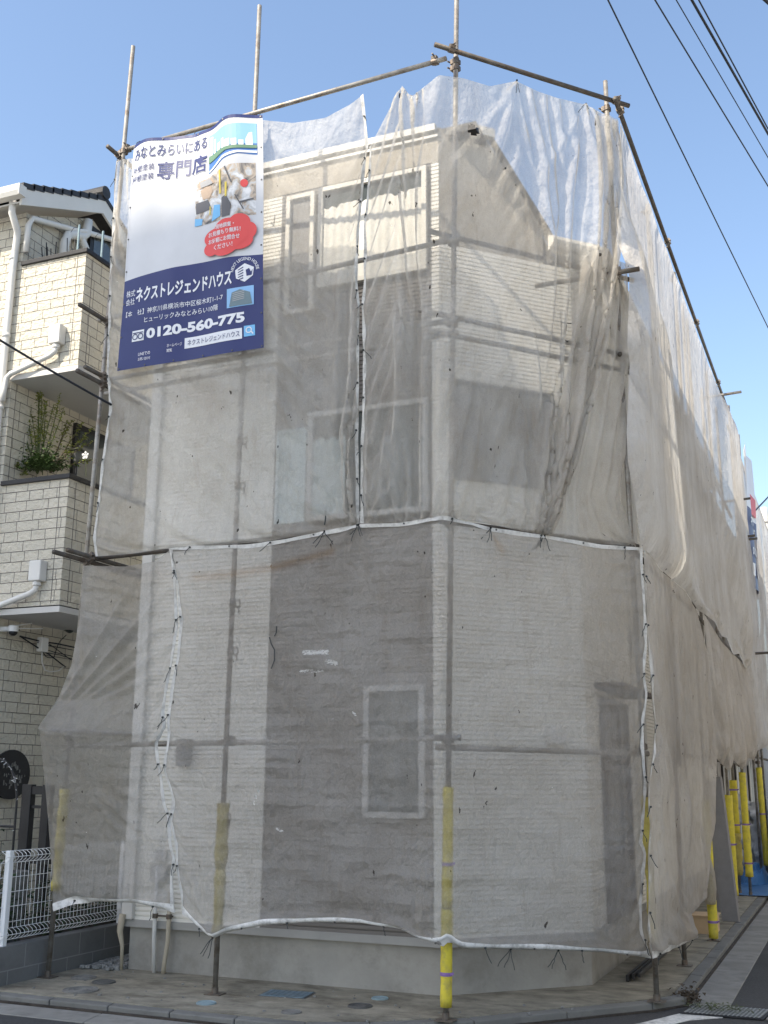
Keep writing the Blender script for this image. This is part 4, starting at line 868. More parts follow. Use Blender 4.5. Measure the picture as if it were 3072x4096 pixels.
# right side, upper
RT = [(-1.69,10.47,8.57)]+[(-1.68,y,8.53-.06*(k%2)) for k, y in enumerate(np.arange(11,21.2,.6))]+[(-1.68,21.3,8.5)]
RB = RL((2563,2186),(2600,2215),(2640,2275),(2692,2322),(2740,2362),(2788,2440),(2815,2456))+[(-1.66,15.9,3.99),(-1.66,16.6,3.88),(-1.66,17.4,3.95),(-1.66,18.2,3.78),(-1.66,19.2,3.9),(-1.66,20.2,3.75),(-1.68,21.3,3.9)]
sheet('long upper mesh sheet running back along the right side under the roof rail', by_len(RT), by_len(RB),
      RL((2481,492),(2488,700),(2468,965),(2500,1045),(2518,1110),(2509,1380),(2519,1452),(2506,1734),(2512,1850),(2538,1990),(2560,2150),(2563,2186)),
      [(-1.68,21.3,8.5),(-1.68,21.3,6.4),(-1.66,21.3,3.9)], 190, 96, nR, 'net_side', .012, .004, hems='', seed=12, amp=.05, lim=.14, wind=1.5)
# lower left piece pulled over a pipe end
LO = [Xp(*q, -7.11) for q in ((150,2912),(160,2935))]
sheet('small lower left mesh sheet stretched over a pipe end beside the stone house',
      FL((335,2262),(500,2266),(620,2245),(692,2190)), FL((215,3642),(300,3612),(400,3605),(540,3610),(640,3632),(699,3648)),
      FL((335,2262),(318,2480),(285,2660),(235,2790))+LO+[Xp(172,3050,-7.2)]+FL((190,3250),(208,3500),(215,3642)),
      FL((692,2190),(703,2300),(713,2502),(690,2650),(665,2780),(657,2863),(667,2900),(630,2974),(640,3060),(648,3100),(662,3211),(685,3276),(685,3368),(704,3442),(690,3507),(699,3648)),
      52, 110, nF, 'net_low', .003, .003, hems='br', seed=21, amp=.01, lim=.08, ridges=RL1)
# lower front and corner
sheet('large lower mesh sheet across the ground floor front and cut corner, stained along its top',
      tl((0,.05,.10,.17,.25,.33,.40,.50,.60,.66,.76,.88,1), FL((677,2188),(820,2184),(1000,2180),(1150,2157),(1300,2126),(1437,2098),(1600,2094),(1775,2064))+CL((1850,2083),(1960,2112),(2175,2142),(2400,2180),(2566,2192))),
      tl((0,.045,.09,.12,.20,.29,.37,.44,.487,.5,.515,.535,.62,.72,.84,.95,1), FL((731,3651),(800,3710),(854,3754),(905,3728),(1060,3700),(1250,3688),(1450,3691),(1620,3716),(1725,3766),(1768,3786))+CL((1795,3760),(1838,3792),(2040,3795),(2230,3800),(2400,3806),(2540,3822),(2600,3830))),
      FL((677,2188),(711,2344),(722,2492),(712,2622),(690,2733),(670,2881),(674,2920),(672,2965),(658,3050),(658,3080),(694,3192),(682,3276),(706,3378),(709,3470),(728,3590),(731,3651)),
      CL((2566,2192),(2568,2260),(2576,2374),(2586,2573),(2575,2697),(2588,2772),(2574,2871),(2571,2970),(2583,3144),(2576,3244),(2565,3368),(2582,3405),(2562,3618),(2566,3720),(2600,3830)),
      168, 116, None, 'net_low', .0005, .0005, hems='tbrl', seed=31, amp=.003, lim=.03, inward=.008, marks=MK2, ridges=RL2, blend=wrapN, ties=((Cp(2175,2145),nC),(Fp(1437,2100),nF),(Fp(854,3750),nF),(Cp(1960,2112),nC),(Fp(1300,2126),nF),(Cp(2040,3795),nC),(Cp(2230,3800),nC)))
# right lower
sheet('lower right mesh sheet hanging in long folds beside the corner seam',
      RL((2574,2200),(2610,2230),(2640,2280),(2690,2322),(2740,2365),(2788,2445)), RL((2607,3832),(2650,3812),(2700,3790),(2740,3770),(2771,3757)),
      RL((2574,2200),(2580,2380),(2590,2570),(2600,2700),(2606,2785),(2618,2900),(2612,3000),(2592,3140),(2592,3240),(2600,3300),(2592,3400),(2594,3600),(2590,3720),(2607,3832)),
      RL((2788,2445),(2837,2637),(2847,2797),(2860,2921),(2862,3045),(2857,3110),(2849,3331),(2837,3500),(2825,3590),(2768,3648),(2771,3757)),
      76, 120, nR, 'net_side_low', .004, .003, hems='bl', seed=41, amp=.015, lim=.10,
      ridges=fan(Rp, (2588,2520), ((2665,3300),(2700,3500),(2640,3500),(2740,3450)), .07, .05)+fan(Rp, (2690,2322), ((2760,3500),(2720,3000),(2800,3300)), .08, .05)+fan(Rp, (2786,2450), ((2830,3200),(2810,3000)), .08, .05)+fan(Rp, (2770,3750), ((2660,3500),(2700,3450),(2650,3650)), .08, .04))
# right lower, farther back
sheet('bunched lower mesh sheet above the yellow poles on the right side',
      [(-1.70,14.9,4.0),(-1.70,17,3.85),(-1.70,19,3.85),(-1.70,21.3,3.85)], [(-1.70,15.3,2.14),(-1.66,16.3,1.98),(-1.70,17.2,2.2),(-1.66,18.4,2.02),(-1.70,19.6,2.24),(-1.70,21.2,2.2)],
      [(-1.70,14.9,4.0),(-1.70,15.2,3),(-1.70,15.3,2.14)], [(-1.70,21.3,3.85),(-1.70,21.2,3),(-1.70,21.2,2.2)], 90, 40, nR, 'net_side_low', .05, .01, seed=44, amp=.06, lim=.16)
# next building's sheet
sheet('distant mesh sheet on the next scaffold behind the second banner',
      [(-1.70,21.25,8.5)]+[(-1.70,y,8.45) for y in range(24,35,2)], [(-1.70,21.25,2.35),(-1.68,24,2.5),(-1.70,26,2.3),(-1.68,29,2.5),(-1.70,34,2.4)],
      [(-1.70,21.25,8.5),(-1.72,21.25,5),(-1.70,21.25,2.35)], [(-1.70,34,8.45),(-1.62,34,5),(-1.70,34,2.4)], 110, 60, nR, 'net_side', .015, .004, seed=51, amp=.06, lim=.15)

# ------------------------------------------------------------------ banner
BW, BH = 1.70, 2.62
bTL, bTR, bBR, bBL = Fp(543,590,.10), Fp(1053,463,.10), Fp(1056,1391,.08), Fp(470,1485,.08)
def fold(a, b):
    top = math.exp(-b*2.6); k = .085*math.exp(-((a-.15)/.14)**2)+.13*math.exp(-((a-.79)/.15)**2)-.03*math.exp(-((a-.46)/.06)**2)
    return top*k+.012*math.sin(a*9+b*3)*math.sin(b*5+1)+.010*math.sin(a*17+2*b)*math.exp(-b)+.02*math.sin(math.pi*a)*math.sin(math.pi*b)
def bpos(x, y, off=0):                       # banner metres (x right, y down) -> world
    a, b = x/BW, y/BH
    p = (bTL*(1-a)+bTR*a)*(1-b)+(bBL*(1-a)+bBR*a)*b
    return p+nF*(fold(a, b)+off)
ban = thing('banner', (bBL+bBR)/2, 'large blue and white advertising banner hung on the front upper left sheet', 'banner')
def bmat(name, col, rough=.45):
    m = mk('banner '+name, col, rough, .04, 3, spec=.35)
    return m
INK = {k: bmat(k, c) for k, c in dict(white=(.66,.68,.72), cloth=(.52,.535,.565), navy=(.02,.032,.13), blue=(.02,.03,.125), sky=(.22,.42,.68), skyd=(.06,.16,.42), paper=(.70,.72,.74), red=(.62,.07,.07), ltblue=(.16,.42,.70),
        green=(.12,.22,.14), tan=(.45,.34,.25), grey=(.36,.36,.36), dgrey=(.10,.10,.11), yellow=(.60,.48,.08), lav=(.72,.72,.77), teal=(.25,.45,.55), glassb=(.13,.19,.22)).items()}
def flat(polys, name, ink, layer, parent=None, cell=.045):
    parent = parent or ban
    if len(polys) > 1:
        for P in polys: flat([P], name, ink, layer, parent, cell)
        return None
    """flat banner shapes: polygons in banner metres, diced so that they follow the folds"""
    bm = bmesh.new()
    for P in polys:
        vs = [bm.verts.new((x, y, 0)) for x, y in P[0]]
        for f in P[1]:
            try: bm.faces.new([vs[i] for i in f])
            except ValueError: pass
    bmesh.ops.triangulate(bm, faces=[f for f in bm.faces if len(f.verts) > 4])
    for ax, n in (((1,0,0), int(BW/cell)+1), ((0,1,0), int(BH/cell)+1)):
        lo = min((v.co[0] if ax[0] else v.co[1]) for v in bm.verts); hi = max((v.co[0] if ax[0] else v.co[1]) for v in bm.verts)
        for k in range(n+1):
            c = k*cell
            if lo < c < hi: bmesh.ops.bisect_plane(bm, geom=bm.verts[:]+bm.edges[:]+bm.faces[:], plane_co=(ax[0]*c, ax[1]*c, 0), plane_no=ax)
    for v in bm.verts: v.co = bpos(v.co.x, v.co.y, .0022*layer)
    me = bpy.data.meshes.new(name); bm.to_mesh(me); bm.free(); me.materials.append(INK[ink])
    o = bpy.data.objects.new(name, me); COL.objects.link(o); attach(o, parent); return o
def poly(*pts): return (list(pts), [tuple(range(len(pts)))])
def rect(x0, y0, x1, y1): return poly((x0,y0),(x1,y0),(x1,y1),(x0,y1))
def ell(cx, cy, rx, ry, n=28, a0=0, a1=6.2832): return poly(*[(cx+rx*math.cos(t), cy+ry*math.sin(t)) for t in np.linspace(a0, a1, n, endpoint=a1 < 6.28)])
def ring(cx, cy, r, w, n=28):
    P = [(cx+r*math.cos(t), cy+r*math.sin(t)) for t in np.linspace(0, 6.2832, n, endpoint=False)]+[(cx+(r-w)*math.cos(t), cy+(r-w)*math.sin(t)) for t in np.linspace(0, 6.2832, n, endpoint=False)]
    return (P, [(i,(i+1)%n,n+(i+1)%n,n+i) for i in range(n)])
def text_geo(body, bold=0.0):
    cu = bpy.data.curves.new('txt', 'FONT'); cu.body = body; cu.size = 1; cu.offset = bold; cu.resolution_u = 3; cu.fill_mode = 'BOTH' if cu.dimensions == '3D' else 'FRONT'
    ob = bpy.data.objects.new('txt', cu); COL.objects.link(ob); bpy.context.view_layer.update()
    me = ob.evaluated_get(bpy.context.evaluated_depsgraph_get()).to_mesh()
    V = np.array([v.co[:2] for v in me.vertices]).reshape(-1,2); Fs = [tuple(p.vertices) for p in me.polygons]
    ob.to_mesh_clear(); bpy.data.objects.remove(ob); bpy.data.curves.remove(cu)
    return V, Fs
def text(body, x0, x1, ymid, h, ink, layer, name='lettering', bold=.02, shadow=None, skew=0):
    V, Fs = text_geo(body, bold)
    if not len(V): return
    lo, hi = V.min(0), V.max(0); q = np.empty_like(V)
    q[:,0] = x0+(V[:,0]-lo[0])/(hi[0]-lo[0])*(x1-x0); q[:,1] = ymid+h/2-(V[:,1]-lo[1])/(hi[1]-lo[1])*h
    q[:,0] += skew*(ymid-q[:,1])
    if shadow:
        V2, F2 = text_geo(body, bold+.03); r = np.empty_like(V2)
        r[:,0] = x0+(V2[:,0]-lo[0])/(hi[0]-lo[0])*(x1-x0); r[:,1] = ymid+h/2-(V2[:,1]-lo[1])/(hi[1]-lo[1])*h
        flat([([tuple(p) for p in r], F2)], name, shadow, layer-1)
    return flat([([tuple(p) for p in q], Fs)], name, ink, layer)
# cloth itself: white above, blue below a gently arched line
nx, ny = 60, 92
def arcy(x): return BH*(.612-.016*math.sin(math.pi*x/BW))
Gw = np.zeros((57, nx, 3)); Gb = np.zeros((37, nx, 3))
for i in range(nx):
    x = BW*i/(nx-1)
    for j in range(57): Gw[j,i] = bpos(x, arcy(x)*j/56)
    for j in range(37): Gb[j,i] = bpos(x, arcy(x)+(BH-arcy(x))*j/36)
MB().grid(Gw).build('upper_cloth', INK['cloth'], ban, smooth=True, fix=False)
MB().grid(Gb).build('lower_cloth', INK['blue'], ban, smooth=True, fix=False)
flat([rect(0,0,BW,.035)], 'top_hem', 'navy', 1); flat([rect(0,.035,.02,BH*.6), rect(BW-.02,.035,BW,BH*.6)], 'side_hem', 'cloth', 1)
text('みなとみらいにある', .05, .99, .155, .14, 'navy', 3, bold=.013, shadow='cloth')
text('外壁塗装', .035, .345, .335, .078, 'navy', 3, bold=.005); text('屋根塗装', .03, .34, .445, .078, 'navy', 3, bold=.005)
text('専門店', .375, 1.0, .40, .215, 'navy', 3, bold=.02, shadow='cloth')
# harbour picture with swooping lower edge
X0, X1 = 1.02, 1.64
flat([poly((X0,.10),(X1,.10),(X1,.46),(1.45,.44),(1.25,.47),(X0+.02,.56))], 'harbour_picture', 'skyd', 1)
flat([poly((X0,.10),(X1,.10),(X1,.33),(X0,.33))], 'picture_sky', 'sky', 2)
flat([rect(X0+.02,.13,X0+.07,.35), rect(X0+.09,.18,X0+.12,.35), rect(1.17,.25,1.22,.36), rect(1.24,.23,1.28,.36), rect(1.29,.26,1.36,.36), rect(1.38,.27,1.44,.36), poly((1.53,.37),(1.53,.28),(1.56,.21),(1.595,.20),(1.60,.37)), rect(1.46,.29,1.51,.36)], 'picture_towers', 'paper', 3)
flat([poly((X0+.01,.36),(1.2,.34),(X1,.35),(X1,.385),(1.3,.38),(X0+.01,.44))], 'picture_shore', 'green', 4)
flat([poly((X0+.03,.53),(1.25,.425),(1.45,.405),(X1,.415),(X1,.44),(1.45,.43),(1.25,.455),(X0+.03,.55))], 'picture_wake', 'paper', 3)
# work photographs: one mottled print with a few plain shapes
def print_mat():
    m = mk('banner mottled print', (.4,.4,.4), .45); N = m.node_tree.nodes; Lk = m.node_tree.links
    tc = N.new('ShaderNodeTexCoord'); n = N.new('ShaderNodeTexNoise'); n.inputs['Scale'].default_value = 7; n.inputs['Detail'].default_value = 7; n.inputs['Roughness'].default_value = .62; n.inputs['Distortion'].default_value = .8
    Lk.new(tc.outputs['Object'], n.inputs[0]); r = N.new('ShaderNodeValToRGB'); e = r.color_ramp.elements
    e[0].position = .30; e[0].color = (.07,.07,.075,1); e[1].position = .74; e[1].color = (.72,.73,.75,1)
    for p, c in ((.40,(.25,.23,.21)),(.47,(.46,.38,.30)),(.52,(.45,.47,.49)),(.60,(.63,.64,.66))):
        x = e.new(p); x.color = (*c, 1)
    Lk.new(n.outputs[0], r.inputs[0]); Lk.new(r.outputs[0], N['Principled BSDF'].inputs['Base Color']); return m
INK['print'] = print_mat()
flat([poly((.86,.64),(1.02,.60),(1.30,.55),(1.62,.55),(1.62,1.14),(.88,1.14))], 'photo_print', 'print', 1)
flat([poly((.93,.73),(1.00,.70),(1.08,.71),(1.11,.78),(1.06,.85),(.97,.84)), poly((.90,.62),(.97,.61),(1.08,.615),(1.13,.69),(.92,.71))], 'photo_patch', 'tan', 3)
flat([poly((.92,.63),(1.06,.62),(1.11,.69),(.94,.70))], 'photo_patch', 'grey', 5)
flat([poly((.88,.87),(1.04,.86),(1.10,.98),(.89,1.0))], 'photo_patch', 'dgrey', 3)
flat([poly((1.13,.95),(1.22,.97),(1.22,1.10),(1.10,1.13)), poly((.88,1.05),(.98,1.07),(.97,1.14),(.88,1.14))], 'photo_patch', 'ltblue', 3)
flat([poly((1.20,.57),(1.225,.57),(1.235,.85),(1.21,.85)), poly((1.29,.74),(1.315,.74),(1.31,.90),(1.285,.90)), rect(1.07,.95,1.085,1.05)], 'photo_patch', 'yellow', 4)
flat([poly((1.24,.90),(1.30,.88),(1.36,1.0),(1.34,1.12),(1.24,1.12))], 'photo_patch', 'dgrey', 4)
flat([poly((1.28,.56),(1.30,.56),(1.38,.76),(1.365,.76)), poly((1.40,.90),(1.412,.90),(1.50,1.07),(1.488,1.07)), poly((1.45,.98),(1.60,.95),(1.60,.965),(1.46,1.0))], 'photo_patch', 'dgrey', 5)
flat([ell(1.505,.78,.04,.045)], 'photo_patch', 'red', 4)
# red speech cloud and its words
cl_ = [ell(1.16,1.33,.14,.10), ell(1.30,1.25,.15,.10), ell(1.45,1.22,.12,.10), ell(1.54,1.32,.10,.10), ell(1.45,1.42,.15,.10), ell(1.28,1.45,.16,.11), ell(1.12,1.45,.10,.08), ell(1.3,1.35,.25,.14)]
for k, c_ in enumerate(cl_): flat([c_], 'speech_cloud', 'red', 9+k*.3)
text('現地調査・', 1.17, 1.40, 1.225, .052, 'white', 13, bold=.01); text('お見積もり無料！', 1.08, 1.47, 1.295, .055, 'white', 13, bold=.01)
text('お気軽にお問合せ', 1.08, 1.46, 1.372, .055, 'white', 13, bold=.01); text('ください！', 1.15, 1.38, 1.45, .055, 'white', 13, bold=.01)
# company lines on blue
text('株式', .045, .165, 1.765, .075, 'white', 2, bold=.004); text('会社', .045, .165, 1.86, .075, 'white', 2, bold=.004)
text('ネクストレジェンドハウス', .18, 1.355, 1.80, .165, 'white', 2, bold=.03)
text('【本　社】神奈川県横浜市中区桜木町1-1-7', .06, 1.25, 2.0, .065, 'white', 2, bold=.004); text('ヒューリックみなとみらい10階', .31, 1.19, 2.10, .065, 'white', 2, bold=.004)
text('0120-560-775', .345, 1.50, 2.26, .118, 'white', 2, bold=.045)
flat([rect(.165,2.205,.315,2.325)], 'dial_mark', 'white', 2); flat([ring(.205,2.275,.034,.010), ring(.275,2.275,.034,.010), poly((.175,2.228),(.305,2.228),(.305,2.238),(.175,2.238))], 'dial_mark', 'navy', 4)
text('LINEでの', .255, .40, 2.475, .036, 'lav', 2, bold=.004); text('お問い合わせ', .255, .405, 2.53, .036, 'lav', 2, bold=.004)
text('ホームページ', .60, .77, 2.43, .036, 'lav', 2, bold=.004); text('閲覧', .60, .66, 2.485, .036, 'lav', 2, bold=.004)
flat([rect(.80,2.375,1.47,2.49)], 'search_box', 'white', 2); text('ネクストレジェンドハウス', .835, 1.445, 2.433, .06, 'navy', 4, bold=.004)
flat([rect(1.49,2.36,1.61,2.475)], 'search_button', 'ltblue', 2); flat([ring(1.545,2.41,.034,.011), poly((1.565,2.432),(1.575,2.424),(1.597,2.452),(1.587,2.460))], 'search_button', 'white', 4)
# emblem: ring of words over a cube with a crown and a maned profile in stripes
ex, ey0 = 1.50, 1.76
flat([poly((ex-.105,ey0-.02),(ex,ey0-.085),(ex,ey0+.12),(ex-.095,ey0+.07)), poly((ex,ey0-.085),(ex+.10,ey0-.03),(ex+.09,ey0+.06),(ex,ey0+.12))], 'emblem', 'white', 2)
flat([poly((ex-.015+k*0,ey0-.05+.03*k),(ex-.075,ey0-.02+.027*k),(ex-.07,ey0-.012+.027*k),(ex-.012,ey0-.038+.03*k)) for k in range(5)], 'emblem', 'blue', 3)
flat([poly((ex+.012,ey0-.01),(ex+.03,ey0+.02),(ex+.05,ey0-.025),(ex+.07,ey0+.018),(ex+.088,ey0-.01),(ex+.078,ey0+.055),(ex+.022,ey0+.06))], 'emblem', 'blue', 3)
V, Fs = text_geo('NEXT LEGEND HOUSE', .01); lo, hi = V.min(0), V.max(0)
q = []
for x, y in V:
    t_ = math.pi*1.03+(x-lo[0])/(hi[0]-lo[0])*math.pi*.96; r_ = .125+(y-lo[1])/(hi[1]-lo[1])*.034; q.append((ex+.0+r_*math.cos(t_), ey0+.005+r_*math.sin(t_)))
flat([(q, Fs)], 'emblem', 'white', 2, cell=.02)
flat([rect(1.30,1.93,1.60,2.14)], 'building_picture', 'sky', 2); flat([poly((1.33,2.13),(1.36,1.98),(1.45,1.955),(1.56,2.0),(1.585,2.13))], 'building_picture', 'glassb', 4)
flat([poly((1.37,1.99+.02*k),(1.50,1.975+.02*k),(1.50,1.983+.02*k),(1.37,1.998+.02*k)) for k in range(5)], 'building_picture', 'grey', 5)
for x, y in [(BW*k/4, .018) for k in range(5)]+[(BW-.012, BH*k/7) for k in range(1,7)]+[(BW*k/5, BH-.02) for k in range(6)]+[(.012, BH*k/7) for k in range(1,7)]: eb = MB(); eyelet(eb, bpos(min(max(x,.02),BW-.02), y), nF); eb.build('eyelet', M['eyelet'], ban)
for a in (.02,.46,.98): p = bpos(BW*a, .02); tb = MB(); tb.tube([p, p+[0,.02,.06], p+[.01,.06,.10]], .004, 5); tb.build('tie_cord', M['cord'], ban)
# distant second banner
t = thing('banner', (-1.60,22.8,4.8), 'distant blue and white banner on the far right scaffold, seen edge on', 'banner')
G1 = np.zeros((20,14,3)); G2 = np.zeros((26,14,3))
def b2(a, z): return np.array([-1.58+.05*math.sin(a*7+z), 22.3+1.8*a, z+.75])
for i in range(14):
    a = i/13
    for j in range(20): G1[j,i] = b2(a, 7.75-1.35*j/19)
    for j in range(26): G2[j,i] = b2(a, 6.4-1.6*j/25)
MB().grid(G1).build('upper_cloth', INK['white'], t, smooth=True); MB().grid(G2).build('lower_cloth', INK['blue'], t, smooth=True)
def far_text(body, a0, a1, z, h, bold=.03):
    V, Fs = text_geo(body, bold); lo, hi = V.min(0), V.max(0)
    vs = [b2(a0+(x-lo[0])/(hi[0]-lo[0])*(a1-a0), z-h/2+(y-lo[1])/(hi[1]-lo[1])*h)+[.02,0,0] for x, y in V]
    m = MB(); m.add(vs, Fs); m.build('lettering', INK['white'], t, fix=False)
far_text('ネクストレジェンドハウス', .1, .9, 6.15, .2); far_text('0120-560-775', .15, .9, 5.55, .16)
m = MB(); 
for a0, a1, z0, z1 in ((.12,.24,5.05,5.3),(.36,.48,5.05,5.3),(.55,.95,5.1,5.25)): m.quad(b2(a0,z0)+[.02,0,0], b2(a1,z0)+[.02,0,0], b2(a1,z1)+[.02,0,0], b2(a0,z1)+[.02,0,0])
m.build('print_panel', INK['paper'], t)
m = MB(); m.quad(b2(.6,6.5)+[.02,0,0], b2(.95,6.5)+[.02,0,0], b2(.95,6.9)+[.02,0,0], b2(.6,6.95)+[.02,0,0]); m.build('speech_cloud', INK['red'], t)

# ------------------------------------------------------------------ covers in the pavement, grate, weeds
def cover(c, r, mat, label, rings=3, ry=None, grp=None):
    o = MB(); o.disc(c, r, .0, .006, 36); ob = tag(o.build('manhole_cover', M[mat]), label, 'cover', grp)
    rr = MB()
    for k in range(rings):
        a = r*(1-.28*k)-.006; n = 36
        P = [(c[0]+a*math.cos(6.2832*i/n), c[1]+a*math.sin(6.2832*i/n), .008) for i in range(n+1)]; rr.tube(P, .004, 5, False)
    rr.build('rim', M[mat], ob)
cover(Gp(335,3912), .12, 'conc_cover', 'round concrete cover nearest the block wall, back one of the pair'); cover(Gp(415,3930), .11, 'iron', 'plain dark round cover to the right of the concrete one by the block wall', 1)
cover(Gp(323,3962), .16, 'conc_cover', 'largest round concrete cover with rings near the front kerb'); cover(Gp(825,4014), .085, 'pale_blue', 'small pale blue round lid in front of the rusty pole foot', 1)
cover(Gp(1520,3995), .075, 'pale_blue', 'small pale blue round lid near the foundation, right of the blue hatch', 1); cover(Gp(1440,4026), .105, 'iron', 'dark grey round cover between the blue hatch and the yellow pole', 2)
cover(Gp(1165,4050), .085, 'conc_cover', 'faint round concrete cover in front of the blue rectangular hatch', 1)
P = [Gp(1030,3984), Gp(1080,3960), Gp(1264,3972), Gp(1218,3997)]
m = MB(); m.prism(P, (0,0,.004)); hb = tag(m.build('meter_hatch', M['iron']), 'rectangular blue water meter hatch in the pavement', 'hatch')
c = sum(P)/4; m = MB(); m.prism([c+(p-c)*.92+[0,0,.004] for p in P], (0,0,.005))
for k in range(7): a, b_ = lerp(P[0],P[3],(k+.5)/7), lerp(P[1],P[2],(k+.5)/7); m.tube([c+(a-c)*.85+[0,0,.009], c+(b_-c)*.85+[0,0,.009]], .003, 5)
m.build('lid', M['blue_cover'], hb)
gt_ = thing('drain_grate', (-1.2,10.4,-.07), 'steel grating over the road gully at the pavement corner', 'grate')
m = MB(); ux, uy = np.array([.93,-.05,0]), np.array([.06,.5,0]); o0 = np.array([-1.53,10.22,-.052]); ux = np.array([.62,.02,0]); uy = np.array([.05,.40,0])
for k in range(18): m.obox(o0+ux*(k+.5)/18+uy/2, ux/18*.16, uy/2, (0,0,.0018))
for k in range(9): m.obox(o0+uy*(k+.5)/9+ux/2+[0,0,.001], ux/2, uy/9*.10, (0,0,.0012))
m.build('bars', M['grate'], gt_)
m = MB(); m.prism([o0-ux*.04-uy*.04-[0,0,.012], o0+ux*1.04-uy*.04-[0,0,.012], o0+ux*1.04+uy*1.04-[0,0,.012], o0-ux*.04+uy*1.04-[0,0,.012]], (0,0,.006)); m.build('pit', M['dark'], gt_)
m = MB(); m.prism([o0+ux*1.08-uy*.06-[0,0,.012], o0+ux*2.2-uy*.06-[0,0,.012], o0+ux*2.2+uy*1.06-[0,0,.012], o0+ux*1.08+uy*1.06-[0,0,.012]], (0,0,.018))
tag(m.build('drain_cover', M['gutter'], bevel=.004), 'plain concrete gully cover beside the steel grating', 'cover')
t = thing('weeds', (-1.3,10.4,-.05), 'flattened green weeds lying across the steel grating', 'weeds')
foliage('leaves', 150, lambda: (o0+ux*rl.gauss(.35,.24)+uy*rl.gauss(.55,.22)+[0,0,.016+abs(rl.gauss(0,.006))]), .06, M['weed'], t, .14, .15)
t = thing('leaf_clump', Gp(2735,3990), 'brown clump of dead leaves at the kerb corner beside the grating', 'leaves')
pc = Gp(2745,4000,-.05); foliage('leaves', 150, lambda: (pc[0]+rl.gauss(0,.06), pc[1]+rl.gauss(0,.06), -.055+abs(rl.gauss(0,.045))), .06, M['dead'], t, .3)
# litter of tiny stones on the pavement
m = MB()
for k in range(60):
    x, y, r = rl.uniform(-7,-2.2), rl.uniform(8.4,9.7), rl.uniform(.004,.012); m.obox((x,y,r*.5), (r,r*.3,0), (-r*.2,r*.7,0), (0,0,r*.6))
tag(m.build('litter', M['gravel']), 'scattered tiny stones and crumbs on the pavement', 'stones', kind='stuff')

# ------------------------------------------------------------------ things on the right pavement
m = MB(); a = Gp(2455,3902); 
for k in range(3): m.obox(np.array([-2.16+.045*k,11.95+.05*k,.035+.01*k]), (.014,0,0), (0,.85,0), (0,0,.03-.005*k))
tag(m.build('metal_channels', M['black'], bevel=.004), 'black metal channels lying on the pavement along the right wall', 'channels')
t = thing('plywood_box', (-1.98,15.05,0), 'small pale plywood box standing on the right pavement', 'box')
c = np.array([-1.97,15.05,.0]); b = MB(); b.box(-2.15,-1.78,14.88,14.895,.0,.20); b.box(-2.15,-1.78,15.28,15.295,.0,.20); b.box(-2.15,-2.135,14.895,15.28,0,.2); b.box(-1.795,-1.78,14.895,15.28,0,.2); b.build('side_panel', M['wood'], t)
b = MB(); b.box(-2.17,-1.76,14.86,15.31,.202,.215); b.build('lid', M['wood'], t)
b = MB(); b.obox((-1.80,16.3,.95), (.11,-.02,0), (.012,.02,0), (-.06,0,.95))
tag(b.build('leaning_board', M['grey_board'], bevel=.006), 'tall plain grey board leaning beside the yellow padded poles', 'board')
b = MB(); b.obox((-2.05,17.5,.55), (.14,0,0), (0,.02,0), (0,0,.55)); tag(b.build('panel_board', M['grey_board'], bevel=.006), 'short grey panel standing behind the tall leaning board', 'board')
nz_ = np.random.RandomState(9); G = np.zeros((30,24,3)); H_ = smooth_noise(30,24,7,6,nz_)
for i in range(30):
    for j in range(24): G[i,j] = (-2.38+1.0*j/23, 19.9+6*i/29, .012+.012*abs(H_[i,j]))
tag(MB().grid(G).build('floor_tarp', M['tarp'], smooth=True), 'flat bright blue protective sheet spread on the far pavement', 'tarp')
G = np.zeros((26,26,3)); H_ = smooth_noise(26,26,9,9,nz_)
for i in range(26):
    for j in range(26):
        a, b_ = i/25*2-1, j/25*2-1; e = max(0, 1-(a*a+b_*b_)); G[i,j] = (-1.92+.30*b_, 22.4+.6*a, .02+.30*e**.6+.05*H_[i,j]*e**.5)
tag(MB().grid(G).build('tarp_heap', M['tarp']), 'crumpled blue tarpaulin heaped against the far poles', 'tarp')
M['plastic'] = mk('cloudy plastic', (.50,.51,.52), .25, .2, 4, .6, 9, spec=.6)
G = np.zeros((30,22,3)); H_ = smooth_noise(30,22,10,7,nz_)
for i in range(30):
    for j in range(22): G[i,j] = (-2.30+.5*j/21+.05*H_[i,j], 24.3+.3*j/21+.1*H_[i,j], .1+1.6*i/29*(1-.18*math.sin(3*j/21)))
tag(MB().grid(G).build('plastic_sheet', M['plastic'], smooth=True), 'cloudy crumpled plastic sheeting hanging behind the far yellow poles', 'plastic sheet')
# small white truck, only its rear corner in view
t = thing('truck', (-.6,23.6,-.07), 'white light truck whose rear left corner shows at the right edge', 'truck')
TX0, TX1, TY0, TY1 = -1.40, .05, 21.6, 24.9
b = MB(); b.box(TX0,TX1,TY0,TY0+.03,.52,.98); b.build('tailgate', M['truck'], t, bevel=.01)
b = MB(); b.box(TX0,TX0+.03,TY0+.03,23.5,.56,.94); b.box(TX1-.03,TX1,TY0+.03,23.5,.56,.94); b.box(TX0+.03,TX1-.03,TY0+.03,23.5,.50,.56); b.build('cargo_bed', M['truck'], t, bevel=.01)
b = MB(); b.prism([(TX0,23.5,.35),(TX0,24.9,.35),(TX0,24.9,1.0),(TX0,24.6,1.62),(TX0,23.5,1.62)], (TX1-TX0,0,0)); cb = b.build('cab', M['truck'], t, bevel=.03)
b = MB(); b.box(TX0-.004,TX0+.002,23.75,24.5,1.05,1.5); b.box(TX0+.15,TX1-.15,23.492,23.50,1.1,1.5); b.build('window', M['glass'], cb)
b = MB(); b.box(TX0+.02,TX1-.02,21.75,24.6,.30,.42); b.build('chassis', M['rubber'], t)
